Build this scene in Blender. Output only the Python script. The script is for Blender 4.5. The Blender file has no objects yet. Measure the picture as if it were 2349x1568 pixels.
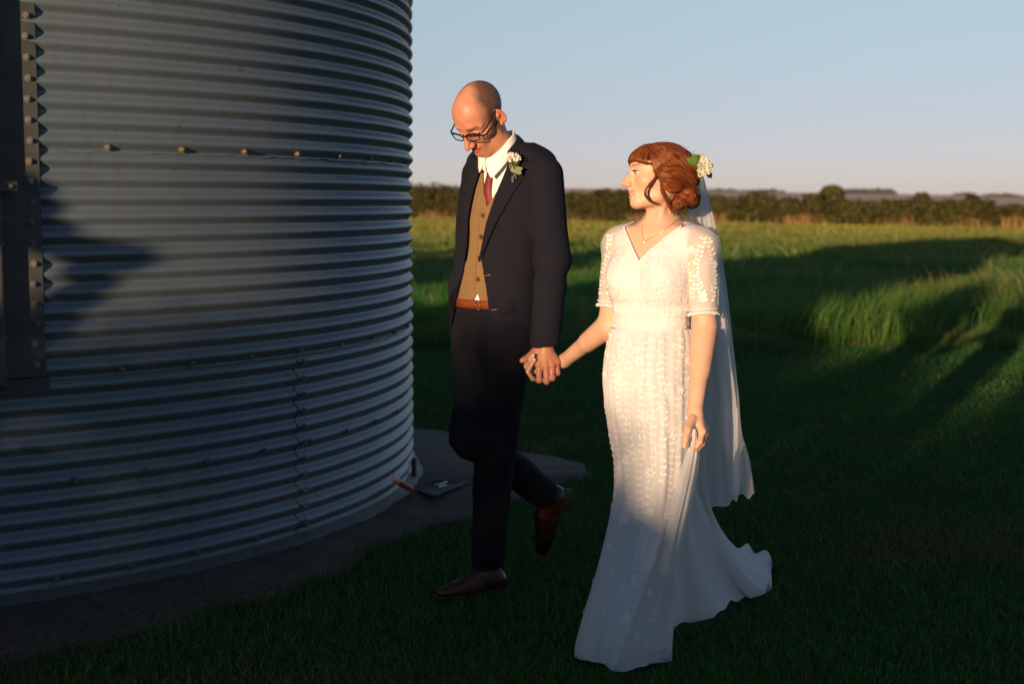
import bpy, bmesh, math, random
import numpy as np
from mathutils import Vector, Matrix
from mathutils.bvhtree import BVHTree

C = bpy.context.scene.collection
SC = bpy.context.scene
R = math.radians
random.seed(4)
rng = np.random.default_rng(11)

# ------------------------------------------------------------------ camera
CAM_H = 1.42
FPX, PCX, PCY, HOR = 3262.0, 1174.5, 784.0, 465.0      # measured on a 2349 x 1568 view of the photograph
PIT = math.atan((PCY - HOR) / FPX)
cam_d = bpy.data.cameras.new("camera")
cam = bpy.data.objects.new("camera", cam_d); C.objects.link(cam)
cam.location = (0, 0, CAM_H)
cam.rotation_euler = (math.pi / 2 - PIT, 0, 0)
cam_d.sensor_width = 36.0
cam_d.lens = 36.0 * FPX / 2349.0
cam_d.clip_start = 0.05
cam_d.clip_end = 20000
cam_d.dof.use_dof = True
cam_d.dof.focus_distance = 4.75
cam_d.dof.aperture_fstop = 3.2
SC.camera = cam

# ------------------------------------------------------------------ light
SUN_EL = R(5.0)
SDIR = np.array([0.418, 0.908])                          # the way the light travels over the ground
wd = bpy.data.worlds.new("World"); SC.world = wd; wd.use_nodes = True
nt = wd.node_tree
bg = nt.nodes["Background"]
sky = nt.nodes.new("ShaderNodeTexSky")
sky.sky_type = 'NISHITA'
sky.sun_disc = False
sky.sun_elevation = SUN_EL
sky.sun_rotation = math.atan2(-SDIR[0], -SDIR[1])
sky.air_density = 0.5
sky.dust_density = 0.03
sky.ozone_density = 1.0
# white balance of the evening sky: a little less green in the haze low down, warmer overhead
tc = nt.nodes.new("ShaderNodeTexCoord"); sx = nt.nodes.new("ShaderNodeSeparateXYZ")
nt.links.new(tc.outputs["Generated"], sx.inputs[0])
rp = nt.nodes.new("ShaderNodeValToRGB"); e = rp.color_ramp.elements
e.new(.06); e.new(.14)
for k, (p_, c_) in enumerate(((0.0, (.43, .345, .47)), (.06, (.655, .485, .48)), (.14, (.96, .755, .60)), (.6, (1.0, .92, .88)))):
    e[k].position = p_; e[k].color = c_ + (1,)
nt.links.new(sx.outputs[2], rp.inputs[0])
ml = nt.nodes.new("ShaderNodeMix"); ml.data_type = 'RGBA'; ml.blend_type = 'MULTIPLY'; ml.inputs[0].default_value = 1.0
nt.links.new(sky.outputs[0], ml.inputs[6]); nt.links.new(rp.outputs[0], ml.inputs[7])
nt.links.new(ml.outputs[2], bg.inputs[0])
bg.inputs[1].default_value = 0.15
sun_d = bpy.data.lights.new("sun", 'SUN')
sun_d.energy = 4.7
sun_d.angle = R(0.5)
sun_d.color = (1.0, 0.67, 0.41)
sun = bpy.data.objects.new("sun", sun_d); C.objects.link(sun)
sv = Vector((SDIR[0] * math.cos(SUN_EL), SDIR[1] * math.cos(SUN_EL), -math.sin(SUN_EL)))
sun.rotation_euler = sv.to_track_quat('-Z', 'Y').to_euler()
sun.location = (-8, -18, 6)
SC.view_settings.view_transform = 'Standard'
SC.view_settings.look = 'None'
SC.view_settings.exposure = 0.52
SC.view_settings.gamma = 1.0
SC.cycles.transparent_max_bounces = 24
SC.cycles.max_bounces = 6

# ------------------------------------------------------------------ helpers
_cp, _sp = math.cos(PIT), math.sin(PIT)
def W(px, py, d):
    "the world point seen at pixel (px, py) standing d metres in front of the camera"
    x = (px - PCX) / FPX; y = (PCY - py) / FPX
    r = np.array([x, _cp + y * _sp, -_sp + y * _cp])
    return np.array([0, 0, CAM_H]) + r * (d / r[1])
def G(px, py, z=0.0):
    x = (px - PCX) / FPX; y = (PCY - py) / FPX
    r = np.array([x, _cp + y * _sp, -_sp + y * _cp])
    return np.array([0, 0, CAM_H]) + r * ((z - CAM_H) / r[2])

def mesh_np(name, V, quads=None, tris=None, smooth=True):
    me = bpy.data.meshes.new(name)
    V = np.asarray(V, np.float32)
    nq = 0 if quads is None else len(quads)
    nt_ = 0 if tris is None else len(tris)
    me.vertices.add(len(V)); me.vertices.foreach_set("co", V.ravel())
    parts, starts, pos = [], [], 0
    if nq:
        parts.append(np.asarray(quads, np.int32).ravel()); starts.append(np.arange(nq) * 4); pos = nq * 4
    if nt_:
        parts.append(np.asarray(tris, np.int32).ravel()); starts.append(pos + np.arange(nt_) * 3)
    loops = np.concatenate(parts).astype(np.int32)
    st = np.concatenate(starts).astype(np.int32)
    me.loops.add(len(loops)); me.loops.foreach_set("vertex_index", loops)
    me.polygons.add(nq + nt_); me.polygons.foreach_set("loop_start", st)
    me.update(calc_edges=True)
    me.validate(verbose=False)
    if smooth:
        me.polygons.foreach_set("use_smooth", np.ones(len(me.polygons), bool))
    return me

def vcol(me, col, name="Col"):
    a = me.color_attributes.new(name, 'FLOAT_COLOR', 'POINT')
    c = np.ones((len(me.vertices), 4), np.float32); c[:, :3] = col
    a.data.foreach_set("color", c.ravel())

def link(name, me, mat, parent=None, smooth=None):
    o = bpy.data.objects.new(name, me); C.objects.link(o)
    if mat is not None: me.materials.append(mat)
    if parent is not None: o.parent = parent
    return o

def tag(o, label=None, cat=None, group=None, kind=None):
    if label: o["label"] = label
    if cat: o["category"] = cat
    if group: o["group"] = group
    if kind: o["kind"] = kind
    return o

def thing(name, label, cat, group=None, loc=(0, 0, 0)):
    o = bpy.data.objects.new(name, None); C.objects.link(o)
    o.empty_display_size = 0.1
    o.location = loc
    return tag(o, label, cat, group)

class MB:
    "collects simple shapes into one mesh"
    def __init__(s): s.v, s.f = [], []
    def add(s, V, F):
        b = len(s.v); s.v.extend([tuple(map(float, p)) for p in V]); s.f.extend([tuple(i + b for i in f) for f in F])
    def box(s, c, sz, M=None):
        x, y, z = [k / 2 for k in sz]
        V = [Vector((i * x, j * y, k * z)) for i in (-1, 1) for j in (-1, 1) for k in (-1, 1)]
        if M is not None: V = [M @ v for v in V]
        V = [v + Vector(c) for v in V]
        s.add(V, [(0, 1, 3, 2), (4, 6, 7, 5), (0, 4, 5, 1), (2, 3, 7, 6), (0, 2, 6, 4), (1, 5, 7, 3)])
    def tube(s, pts, rad, n=8, caps=True, flat=None):
        pts = [Vector(p) for p in pts]; N = len(pts)
        if not hasattr(rad, '__len__'): rad = [rad] * N
        up = Vector((0, 0, 1)); rings = []
        t0 = (pts[1] - pts[0]).normalized()
        if abs(t0.dot(up)) > .95: up = Vector((1, 0, 0))
        u = (up - t0 * up.dot(t0)).normalized()
        for i, p in enumerate(pts):
            t = (pts[min(i + 1, N - 1)] - pts[max(i - 1, 0)]).normalized()
            u = (u - t * u.dot(t)).normalized(); w = t.cross(u)
            k = 1.0 if flat is None else flat
            rings.append([p + (u * math.cos(a) * k + w * math.sin(a)) * rad[i] for a in [2 * math.pi * j / n for j in range(n)]])
        V = [q for r in rings for q in r]
        F = [(i * n + j, i * n + (j + 1) % n, (i + 1) * n + (j + 1) % n, (i + 1) * n + j) for i in range(N - 1) for j in range(n)]
        if caps:
            F += [tuple(range(n - 1, -1, -1)), tuple((N - 1) * n + j for j in range(n))]
        s.add(V, F)
    def ball(s, c, r, n=8, m=6, M=None):
        if not hasattr(r, '__len__'): r = (r, r, r)
        V = [Vector((0, 0, r[2]))]
        for i in range(1, m):
            a = math.pi * i / m
            for j in range(n):
                b = 2 * math.pi * j / n
                V.append(Vector((r[0] * math.sin(a) * math.cos(b), r[1] * math.sin(a) * math.sin(b), r[2] * math.cos(a))))
        V.append(Vector((0, 0, -r[2])))
        F = [(0, 1 + j, 1 + (j + 1) % n) for j in range(n)]
        for i in range(m - 2):
            for j in range(n):
                a = 1 + i * n; F.append((a + j, a + n + j, a + n + (j + 1) % n, a + (j + 1) % n))
        a = 1 + (m - 2) * n; F += [(a + j, len(V) - 1, a + (j + 1) % n) for j in range(n)]
        if M is not None: V = [M @ v for v in V]
        s.add([v + Vector(c) for v in V], F)
    def disc(s, c, nrm, r, h, n=12, r2=None):
        "short cylinder along nrm"
        nrm = Vector(nrm).normalized(); c = Vector(c)
        s.tube([c, c + nrm * h], [r, r if r2 is None else r2], n)
    def mesh(s, name, smooth=True):
        me = bpy.data.meshes.new(name); me.from_pydata(s.v, [], s.f); me.update()
        if smooth: me.polygons.foreach_set("use_smooth", np.ones(len(me.polygons), bool))
        return me
    def build(s, name, mat, parent=None, smooth=True):
        return link(name, s.mesh(name, smooth), mat, parent)

def bevel(o, w=0.002, seg=2, ang=40):
    m = o.modifiers.new("bevel", 'BEVEL'); m.width = w; m.segments = seg; m.limit_method = 'ANGLE'; m.angle_limit = R(ang)
def solid(o, t, off=0.0):
    m = o.modifiers.new("solid", 'SOLIDIFY'); m.thickness = t; m.offset = off
def subd(o, n=1):
    m = o.modifiers.new("sub", 'SUBSURF'); m.levels = n; m.render_levels = n

# ------------------------------------------------------------------ materials
class NT:
    def __init__(s, name, displacement=False):
        s.m = bpy.data.materials.new(name); s.m.use_nodes = True
        s.t = s.m.node_tree; s.n = s.t.nodes; s.p = s.n["Principled BSDF"]
    def node(s, t, **kw):
        x = s.n.new(t)
        for k, v in kw.items():
            if k.startswith("i_"):
                key = k[2:]
                key = int(key) if key.isdigit() else key
                x.inputs[key].default_value = v
            else: setattr(x, k, v)
        return x
    def link(s, a, b): s.t.links.new(a, b)
    def set(s, **kw):
        for k, v in kw.items(): s.p.inputs[k.replace("_", " ")].default_value = v
    def coord(s, kind="Object"): return s.node("ShaderNodeTexCoord").outputs[kind]
    def noise(s, scale, detail=4, rough=.55, vec=None, dist=0.0):
        x = s.node("ShaderNodeTexNoise", i_Scale=scale, i_Detail=detail, i_Roughness=rough, i_Distortion=dist)
        s.link(vec if vec is not None else s.coord(), x.inputs["Vector"]); return x.outputs["Fac"]
    def ramp(s, fac, *stops):
        x = s.node("ShaderNodeValToRGB"); e = x.color_ramp.elements
        while len(e) < len(stops): e.new(.5)
        for k, (p, c) in enumerate(stops):
            e[k].position = p; e[k].color = tuple(c) + ((1,) if len(c) == 3 else ()) if hasattr(c, '__len__') else (c, c, c, 1)
        s.link(fac, x.inputs[0]); return x.outputs[0]
    def mix(s, fac, a, b, mode='MIX'):
        x = s.node("ShaderNodeMix", data_type='RGBA', blend_type=mode)
        for sock, v in ((x.inputs[0], fac), (x.inputs[6], a), (x.inputs[7], b)):
            if hasattr(v, 'is_output'): s.link(v, sock)
            elif hasattr(v, '__len__'): sock.default_value = tuple(v) + ((1,) if len(v) == 3 else ())
            else: sock.default_value = v
        return x.outputs[2]
    def bump(s, h, strength=.3, dist=.01, prev=None):
        x = s.node("ShaderNodeBump", i_Strength=strength, i_Distance=dist)
        s.link(h, x.inputs["Height"])
        if prev is not None: s.link(prev, x.inputs["Normal"])
        s.link(x.outputs[0], s.p.inputs["Normal"]); return x.outputs[0]
    def color(s, c): s.link(c, s.p.inputs["Base Color"])
    def vc(s, name="Col"): return s.node("ShaderNodeVertexColor", layer_name=name).outputs["Color"]

def plain(name, col, rough=.6, metal=0.0, spec=.5, **kw):
    t = NT(name); t.set(Base_Color=tuple(col) + (1,), Roughness=rough, Metallic=metal)
    t.p.inputs["Specular IOR Level"].default_value = spec
    for k, v in kw.items(): t.p.inputs[k.replace("_", " ")].default_value = v
    return t.m

def leafy(name, rough=.55, trans=.35, vc=True, spec=.25):
    "foliage: colour from the leaf's own colour attribute, lets light through"
    t = NT(name)
    col = t.vc()
    t.color(col); t.set(Roughness=rough); t.p.inputs["Specular IOR Level"].default_value = spec
    tr = t.node("ShaderNodeBsdfTranslucent"); t.link(col, tr.inputs[0])
    mx = t.node("ShaderNodeMixShader", i_0=trans)
    t.link(t.p.outputs[0], mx.inputs[1]); t.link(tr.outputs[0], mx.inputs[2])
    t.link(mx.outputs[0], t.n["Material Output"].inputs[0])
    return t.m
# ------------------------------------------------------------------ ground, concrete, hills
def lawn_mat(name, a, b, c, scale=3.0):
    t = NT(name)
    n1 = t.noise(scale, 6, .6); n2 = t.noise(scale * 14, 3, .6)
    col = t.mix(t.ramp(n1, (.35, 0), (.7, 1)), a, b)
    col = t.mix(t.ramp(n2, (.5, 0), (.75, .7)), col, c)
    t.color(col); t.set(Roughness=.95); t.p.inputs["Specular IOR Level"].default_value = .1
    t.bump(n2, .5, .03)
    return t.m
M_lawn = lawn_mat("lawn_earth", (.018, .040, .010), (.024, .038, .011), (.012, .022, .006))
M_field = lawn_mat("field_earth", (.030, .045, .010), (.045, .052, .014), (.020, .026, .006), .4)

SILO_C = np.array([-3.22, 7.16]); SILO_R = 2.70
EDGE_Y = 13.75                                            # where the mown lawn stops and the long grass starts
me = mesh_np("lawn", [(-30, -40, 0), (40, -40, 0), (40, EDGE_Y + .3, 0), (-30, EDGE_Y + .3, 0)], [(0, 1, 2, 3)], smooth=False)
o = link("lawn", me, M_lawn); tag(o, kind="structure")
# the field and the land up to the hills, one sheet
def land_h(x, y):
    h = np.zeros_like(x)
    far = np.clip((y - 2150) / 520, 0, 1)
    far = far * far * (3 - 2 * far)
    ridge = 25 + 2.0 * np.sin(x / 420 + .8) + 1.5 * np.sin(x / 170 + 2.) - 13 * np.clip((x - 260) / 700, 0, 1.2) 
    ridge = ridge + 4 * np.exp(-((x + 220) / 260) ** 2)
    return far * ridge - .3 * np.clip((y - 150) / 200, 0, 1)
ys = np.concatenate([[EDGE_Y - .02, 20, 35, 60, 90, 130, 180, 260, 380], np.concatenate([np.linspace(500, 2100, 6), np.linspace(2150, 2700, 30), np.linspace(2800, 4000, 5)])])
us = np.linspace(-1, 1, 81)
V = []
for y in ys:
    x = us * (45 + y * .75)
    V.append(np.stack([x, np.full_like(x, y), land_h(x, np.full_like(x, y)) + (0.004 if y < 20 else 0)], 1))
V = np.concatenate(V); nu = len(us)
Q = [(i * nu + j, i * nu + j + 1, (i + 1) * nu + j + 1, (i + 1) * nu + j) for i in range(len(ys) - 1) for j in range(nu - 1)]
t = NT("land")
geo = t.node("ShaderNodeNewGeometry"); sep = t.node("ShaderNodeSeparateXYZ"); t.link(geo.outputs["Position"], sep.inputs[0])
mp = t.node("ShaderNodeMapping"); mp.inputs["Scale"].default_value = (.0042, .0022, 0); mp.inputs["Rotation"].default_value = (0, 0, .35)
t.link(geo.outputs["Position"], mp.inputs[0])
vo = t.node("ShaderNodeTexVoronoi", i_Scale=1.0); vo.inputs["Randomness"].default_value = .8; t.link(mp.outputs[0], vo.inputs["Vector"])
sc_ = t.node("ShaderNodeSeparateColor"); t.link(vo.outputs["Color"], sc_.inputs[0])
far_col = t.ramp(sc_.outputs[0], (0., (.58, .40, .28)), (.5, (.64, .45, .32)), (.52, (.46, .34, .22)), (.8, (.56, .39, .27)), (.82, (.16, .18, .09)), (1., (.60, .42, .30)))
n1 = t.noise(.35, 5, .6, geo.outputs["Position"]); n2 = t.noise(5, 3, .6, geo.outputs["Position"])
near = t.mix(t.ramp(n1, (.35, 0), (.7, 1)), (.032, .05, .010), (.055, .062, .014))
near = t.mix(t.ramp(n2, (.45, 0), (.75, .8)), near, (.022, .03, .007))
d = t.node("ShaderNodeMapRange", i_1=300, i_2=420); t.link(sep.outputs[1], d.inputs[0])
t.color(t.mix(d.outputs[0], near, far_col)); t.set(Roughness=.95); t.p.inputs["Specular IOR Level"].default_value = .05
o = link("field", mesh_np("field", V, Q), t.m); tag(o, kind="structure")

# concrete apron round the silo: a rough-edged ring, 3 cm proud of the soil
t = NT("exposed_aggregate_concrete")
v1 = t.node("ShaderNodeTexVoronoi", i_Scale=75.0); t.link(t.coord(), v1.inputs["Vector"])
n1 = t.noise(5, 6, .65); n2 = t.noise(170, 3, .7)
vs = t.node("ShaderNodeSeparateColor"); t.link(v1.outputs["Color"], vs.inputs[0])
col = t.mix(t.ramp(vs.outputs[0], (.2, 0), (.9, 1)), (.022, .016, .012), (.075, .056, .042))
col = t.mix(t.ramp(n1, (.42, 0), (.66, .75)), col, (.022, .018, .015))
col = t.mix(t.ramp(n2, (.55, 0), (.75, .6)), col, (.20, .175, .155))
t.color(col); t.set(Roughness=.85)
b = t.bump(v1.outputs["Distance"], .5, .006); t.bump(n2, .5, .006, b)
apr = np.array([(-3.0, .62), (-2.2, .66), (-1.5, .62), (-1.04, .62), (-.905, .60), (-.72, .48), (-.53, .366), (-.34, .37), (-.27, .44), (-.12, .66), (.03, .90), (.10, .91), (.2, .74), (.43, .51), (.57, .38), (1.2, .4), (3.3, .62)])
aa = np.linspace(-3.14, 3.14, 361)
wdt = np.interp(aa, apr[:, 0], apr[:, 1]) + .03 * np.sin(aa * 17) + .018 * np.sin(aa * 41 + 1) + .012 * np.sin(aa * 77)
inner = SILO_C + (SILO_R - .1) * np.stack([np.cos(aa), np.sin(aa)], 1)
outer = SILO_C + (SILO_R + wdt)[:, None] * np.stack([np.cos(aa), np.sin(aa)], 1)
V = np.concatenate([np.c_[inner, np.full(361, .03)], np.c_[outer, np.full(361, .024)], np.c_[outer + (outer - SILO_C) * .004, np.full(361, -.05)]])
Q = [(i, i + 1, i + 362, i + 361) for i in range(360)] + [(361 + i, 362 + i, 723 + i, 722 + i) for i in range(360)]
Q = [q[::-1] for q in Q]
o = link("concrete_path", mesh_np("concrete_path", V, Q), t.m); tag(o, kind="structure")
def apron_r(x, y):
    a = np.arctan2(y - SILO_C[1], x - SILO_C[0])
    return np.hypot(x - SILO_C[0], y - SILO_C[1]) - SILO_R - np.interp(a, aa, wdt)

# ------------------------------------------------------------------ the silo
t = NT("painted_silo_steel")
n1 = t.noise(1.2, 5, .6); n2 = t.noise(160, 3, .6); n3 = t.noise(22, 4, .7)
mpz = t.node("ShaderNodeMapping"); mpz.inputs["Scale"].default_value = (26, 26, 1.6); t.link(t.coord(), mpz.inputs[0])
ns = t.noise(1.0, 5, .7, mpz.outputs[0])
col = t.mix(t.ramp(n1, (.3, 0), (.75, 1)), (.122, .172, .208), (.172, .215, .245))
col = t.mix(t.ramp(ns, (.52, 0), (.75, .5)), col, (.12, .125, .13))
col = t.mix(t.ramp(n3, (.66, 0), (.72, .8)), col, (.06, .058, .055))
col = t.mix(t.ramp(n2, (.68, 0), (.74, .9)), col, (.05, .05, .05))
t.color(col); t.set(Roughness=.42, Metallic=.28); t.p.inputs["Specular IOR Level"].default_value = .5
b = t.bump(n3, .12, .004); t.bump(n2, .12, .0015, b)
M_silo = t.m
t = NT("dark_painted_steel")
n1 = t.noise(9, 5, .6); n2 = t.noise(120, 3, .6)
col = t.mix(t.ramp(n1, (.35, 0), (.7, 1)), (.045, .052, .052), (.075, .08, .078))
col = t.mix(t.ramp(n2, (.64, 0), (.72, .8)), col, (.03, .025, .022))
t.color(col); t.set(Roughness=.6); t.bump(n2, .15, .002)
M_dark = t.m
M_bolt = plain("zinc_bolt", (.17, .155, .13), .5, .1)
M_bolt_shade = plain("shaded_bolt", (.12, .13, .135), .5, .1)  # darker copy of the bolt, shade put into its colour
M_rust = plain("rusty_seam", (.12, .075, .045), .9)

silo = thing("grain_silo", "tall round corrugated steel grain silo with bolted grey sheets standing beside the couple", "silo", loc=(SILO_C[0], SILO_C[1], 0))
PITCH, AMP = .0667, .0110
ROW = 12 * PITCH
def corr_r(z): return SILO_R + AMP * np.sin(2 * np.pi * (z - .02) / PITCH)
def silo_sheet(name, z0, z1, dr, ph, ztop_extra=0.0):
    n = 720
    zs = np.arange(z0, z1 + 1e-6, PITCH / 12)
    a = np.linspace(0, 2 * np.pi, n, endpoint=False)
    A, Z = np.meshgrid(a, zs)
    rr = corr_r(Z) + dr + .0015 * np.sin(A * 5 + ph) * np.sin(Z * 3 + ph)
    # a wavering lower lip where the sheet laps over the one below
    low = (Z < z0 + 1e-6)
    Zw = Z + np.where(low, .003 * np.sin(A * 60 + ph) + .002 * np.sin(A * 151), 0)
    V = np.stack([rr * np.cos(A), rr * np.sin(A), Zw], 2).reshape(-1, 3)
    m = len(zs)
    i, j = np.meshgrid(np.arange(m - 1), np.arange(n), indexing='ij')
    jn = (j + 1) % n
    Q = np.stack([i * n + j, i * n + jn, (i + 1) * n + jn, (i + 1) * n + j], 2).reshape(-1, 4)
    o = link(name, mesh_np(name, V, Q), M_silo, silo)
    solid(o, .0025, 1.0)
    return o
SEAMS = [0.045, .795, .795 + ROW, .795 + 2 * ROW, .795 + 3 * ROW]
SILO_TOP = 3.55
for k in range(4):
    z1 = SEAMS[k + 1] + .03 if k < 3 else SILO_TOP
    z1 = min(z1, SILO_TOP)
    silo_sheet("wall_sheet", SEAMS[k], z1, .0 + .0036 * k, k * 1.7)
# conical roof
m = MB(); n = 96
V = [((SILO_R + .08) * math.cos(2 * math.pi * i / n), (SILO_R + .08) * math.sin(2 * math.pi * i / n), SILO_TOP - .03) for i in range(n)]
V2 = [(.3 * math.cos(2 * math.pi * i / n), .3 * math.sin(2 * math.pi * i / n), SILO_TOP + .95) for i in range(n)]
m.add(V + V2 + [(0, 0, SILO_TOP + 1.05)], [(i, (i + 1) % n, n + (i + 1) % n, n + i) for i in range(n)] + [(n + i, n + (i + 1) % n, 2 * n) for i in range(n)])
o = m.build("roof", M_silo, silo, False); solid(o, .004, 1)
# base angle
n = 240; V = []; Q = []
prof = [(SILO_R - .02, .055), (SILO_R + .012, .055), (SILO_R + .014, .036), (SILO_R + .055, .034), (SILO_R + .055, .028)]
for i in range(n):
    a = 2 * math.pi * i / n
    for (r_, z_) in prof:
        r2 = r_ + (.006 * math.sin(a * 31) + .004 * math.sin(a * 83) if r_ > SILO_R + .05 else 0)
        V.append((r2 * math.cos(a), r2 * math.sin(a), z_))
k = len(prof)
for i in range(n):
    for j in range(k - 1):
        Q.append((i * k + j, ((i + 1) % n) * k + j, ((i + 1) % n) * k + j + 1, i * k + j + 1)[::-1])
link("base_flange", mesh_np("base_flange", V, Q, smooth=False), M_dark, silo)

def bolt_mesh(name, r=.0092):
    m = MB()
    m.disc((0, 0, -.001), (0, 0, 1), r * 1.45, .003, 14)                 # washer
    m.disc((0, 0, .002), (0, 0, 1), r, .009, 6, r * .97)                 # hexagon head
    m.disc((0, 0, .011), (0, 0, 1), r * .6, .003, 10, r * .5)
    return m.mesh(name, False)
bm_l = bolt_mesh("bolt"); bm_l.materials.append(M_bolt)
bm_shade = bolt_mesh("bolt"); bm_shade.materials.append(M_bolt_shade)
bm_sun = bolt_mesh("bolt"); bm_sun.materials.append(plain("sunlit_bolt", (.24, .165, .085), .5, .2))  # warm copy of the bolt, sunlight put into its colour
def put_bolt(ang, z, kind=0, r=None, tilt=0):
    rr = (corr_r(z) + .012 if r is None else r)
    o = bpy.data.objects.new("bolt", [bm_l, bm_shade, bm_sun][kind]); C.objects.link(o); o.parent = silo
    nrm = Vector((math.cos(ang), math.sin(ang), 0))
    o.location = nrm * rr + Vector((0, 0, z))
    q = nrm.to_track_quat('Z', 'Y'); o.rotation_mode = 'QUATERNION'
    q2 = Matrix.Rotation(random.uniform(0, 1), 4, 'Z').to_quaternion()
    o.rotation_quaternion = q @ q2
    return o
def ang_at(px, z):
    "angle on the silo wall seen at picture column px"
    dx = (px - PCX) / FPX
    k = dx / (_cp)                       # near enough: columns are upright
    a = 1 + k * k; b = -2 * (k * SILO_C[0] + SILO_C[1]); c = SILO_C @ SILO_C - SILO_R ** 2
    y = (-b - math.sqrt(max(b * b - 4 * a * c, 0))) / 2 / a
    return math.atan2(y - SILO_C[1], k * y - SILO_C[0])
def crest(z):
    k = round((z - .02 - PITCH / 4) / PITCH); return .02 + PITCH / 4 + k * PITCH
def half(z): return z
for (px, kind) in ((256, 0), (423, 2), (564, 2), (683, 2), (777, 1), (847, 1), (897, 1), (928, 1)):  # warm copies where the row is sunlit, dark copies past the shade line
    put_bolt(ang_at(px, 1.6), SEAMS[2] + .022, kind)
for px in (275, 435, 572, 686, 778, 848, 899, 929):
    put_bolt(ang_at(px, .8), SEAMS[1] + .022, 1 if px > 300 else 0, )
for px in (157, 320, 462, 593, 697, 783, 848, 897):
    put_bolt(ang_at(px, .4), crest(.43), 1)
for px in (110, 285, 440, 575, 690):
    put_bolt(ang_at(px, .1), .085, 1)
a0 = ang_at(685, .5)
for k in range(11):
    put_bolt(a0, crest(.742 - k * PITCH), 1)
# ragged vertical lap beside that row of bolts
m = MB(); pts = []
a1 = a0 - .010
for i in range(160):
    z = .06 + (.79 - .06) * i / 159
    rr = corr_r(z) + .0035
    aj = a1 + .0012 * math.sin(z * 47) + .0008 * math.sin(z * 131)
    pts.append((rr * math.cos(aj), rr * math.sin(aj), z))
m.tube(pts, .0021, 5); m.build("lap_seam", M_dark, silo)

# door frame: a bolted flat flange, a dark frame behind it and the open door leaf at the edge of the picture
aF = ang_at(100, 1.0)
Rn = lambda a: np.array([math.cos(a), math.sin(a)])
frame_dir = Rn(aF)                                               # outward normal of the flange
frame_tan = np.array([frame_dir[1], -frame_dir[0]])              # towards the left of the picture
if frame_tan[0] > 0: frame_tan = -frame_tan
F0 = Rn(aF) * (SILO_R + .014)                                    # right edge of the flange on the wall
def fpt(u, w, z): p = F0 + frame_tan * u + frame_dir * w; return (p[0], p[1], z)
ZB, ZT = .815, 2.62
def fbox(m, u0, u1, w0, w1, z0, z1):
    V = [fpt(u, w, z) for u in (u0, u1) for w in (w0, w1) for z in (z0, z1)]
    m.add(V, [(0, 1, 3, 2), (4, 6, 7, 5), (0, 4, 5, 1), (2, 3, 7, 6), (0, 2, 6, 4), (1, 5, 7, 3)])
def fix_normals(o):
    b = bmesh.new(); b.from_mesh(o.data); bmesh.ops.recalc_face_normals(b, faces=b.faces); b.to_mesh(o.data); b.free()
m = MB(); fbox(m, 0, .80, -.02, .006, ZB, ZT)
fbox(m, -.012, .80, -.02, .002, ZB - .045, ZB - .004)
fr = m.build("door_frame", M_dark, silo, False); fix_normals(fr); bevel(fr, .0015, 2)
DU = .150                                                        # the door leaf stands proud of its frame
m = MB(); fbox(m, DU, .78, .007, .068, ZB - .03, ZT - .1)
dr = m.build("door", M_dark, silo, False); fix_normals(dr); bevel(dr, .012, 3)
for z in (1.475, 2.2):
    m = MB(); fbox(m, DU - .052, DU + .25, .0685, .0765, z - .018, z + .018)
    fbox(m, DU - .05, DU - .035, .006, .072, z - .018, z + .018)
    h = m.build("hinge", M_dark, dr, False); fix_normals(h); bevel(h, .002, 2)
    for u in (DU - .03, DU + .02):
        m = MB(); p = Vector(fpt(u, .077, z)); m.disc(p, (frame_dir[0], frame_dir[1], 0), .011, .006, 10, .008)
        m.build("rivet", M_bolt, h)
for z in (1.365, 1.28, .955, .835):
    m = MB(); p = Vector(fpt(DU - .012, .007, z)); m.disc(p, (frame_dir[0], frame_dir[1], 0), .010, .008, 8, .007)
    m.build("rivet", M_bolt, dr)
for k in range(26):
    z = ZB + .042 + k * .0705
    if z > ZT - .05: break
    p = fpt(.033 + .003 * math.sin(k * 2.1), .006, z)
    o = put_bolt(aF, z, 0 if z > 1.5 else (0 if k in (0, 3, 5) else 1), 1.0)  # lighter copy up where the flange is lit, mostly the dark one below
    o.location = p
# holding-down clip at the foot of the wall, on the far right
m = MB(); ab = ang_at(938, .1); pr = SILO_R + .022
m.tube([(pr * math.cos(ab), pr * math.sin(ab), .03), (pr * math.cos(ab), pr * math.sin(ab), .13)], .012, 4)
m.build("anchor_strap", M_dark, silo, False)

# ------------------------------------------------------------------ garden trowel and the three white sticks lying on its blade
M_pink = plain("pink_plastic", (.42, .035, .055), .35)
M_pinkl = plain("pale_pink_plastic", (.62, .33, .33), .45)
M_blade = NT("dark_blade"); nb_ = M_blade.noise(60, 4, .6); M_blade.color(M_blade.mix(nb_, (.016, .020, .025), (.035, .04, .045))); M_blade.set(Roughness=.75, Metallic=0); M_blade = M_blade.m
tz = .032
T0, T1 = G(903, 1098, .165), G(946, 1124, .062)
tro = thing("garden_trowel", "pink handled garden trowel with a dark blade lying by the silo foot", "trowel", loc=tuple(G(985, 1115, tz)))
to = np.array(tro.location)
def rel(p): return np.array(p) - to
m = MB(); hd_ = T1 - T0
m.tube([rel(T0 + hd_ * f) for f in (.0, .04, .12, .22, .5, .8, .9, 1.0)], [.006, .012, .0150, .0155, .0150, .0145, .0135, .010], 14); m.build("handle", M_pink, tro)
m = MB(); m.tube([rel(T0 + hd_ * f) for f in (-.05, .0, .05, .16, .20)], [.004, .0115, .0152, .0162, .0160], 14); m.build("handle_cap", M_pinkl, tro)
B0, B1 = G(950, 1124, .045), G(968, 1128, .036)
m = MB(); m.tube([rel(T1), rel(T1 + (B0 - T1) * .6), rel(B0), rel(B1)], [.006, .005, .005, .006], 8); m.build("neck", M_blade, tro)
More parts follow.
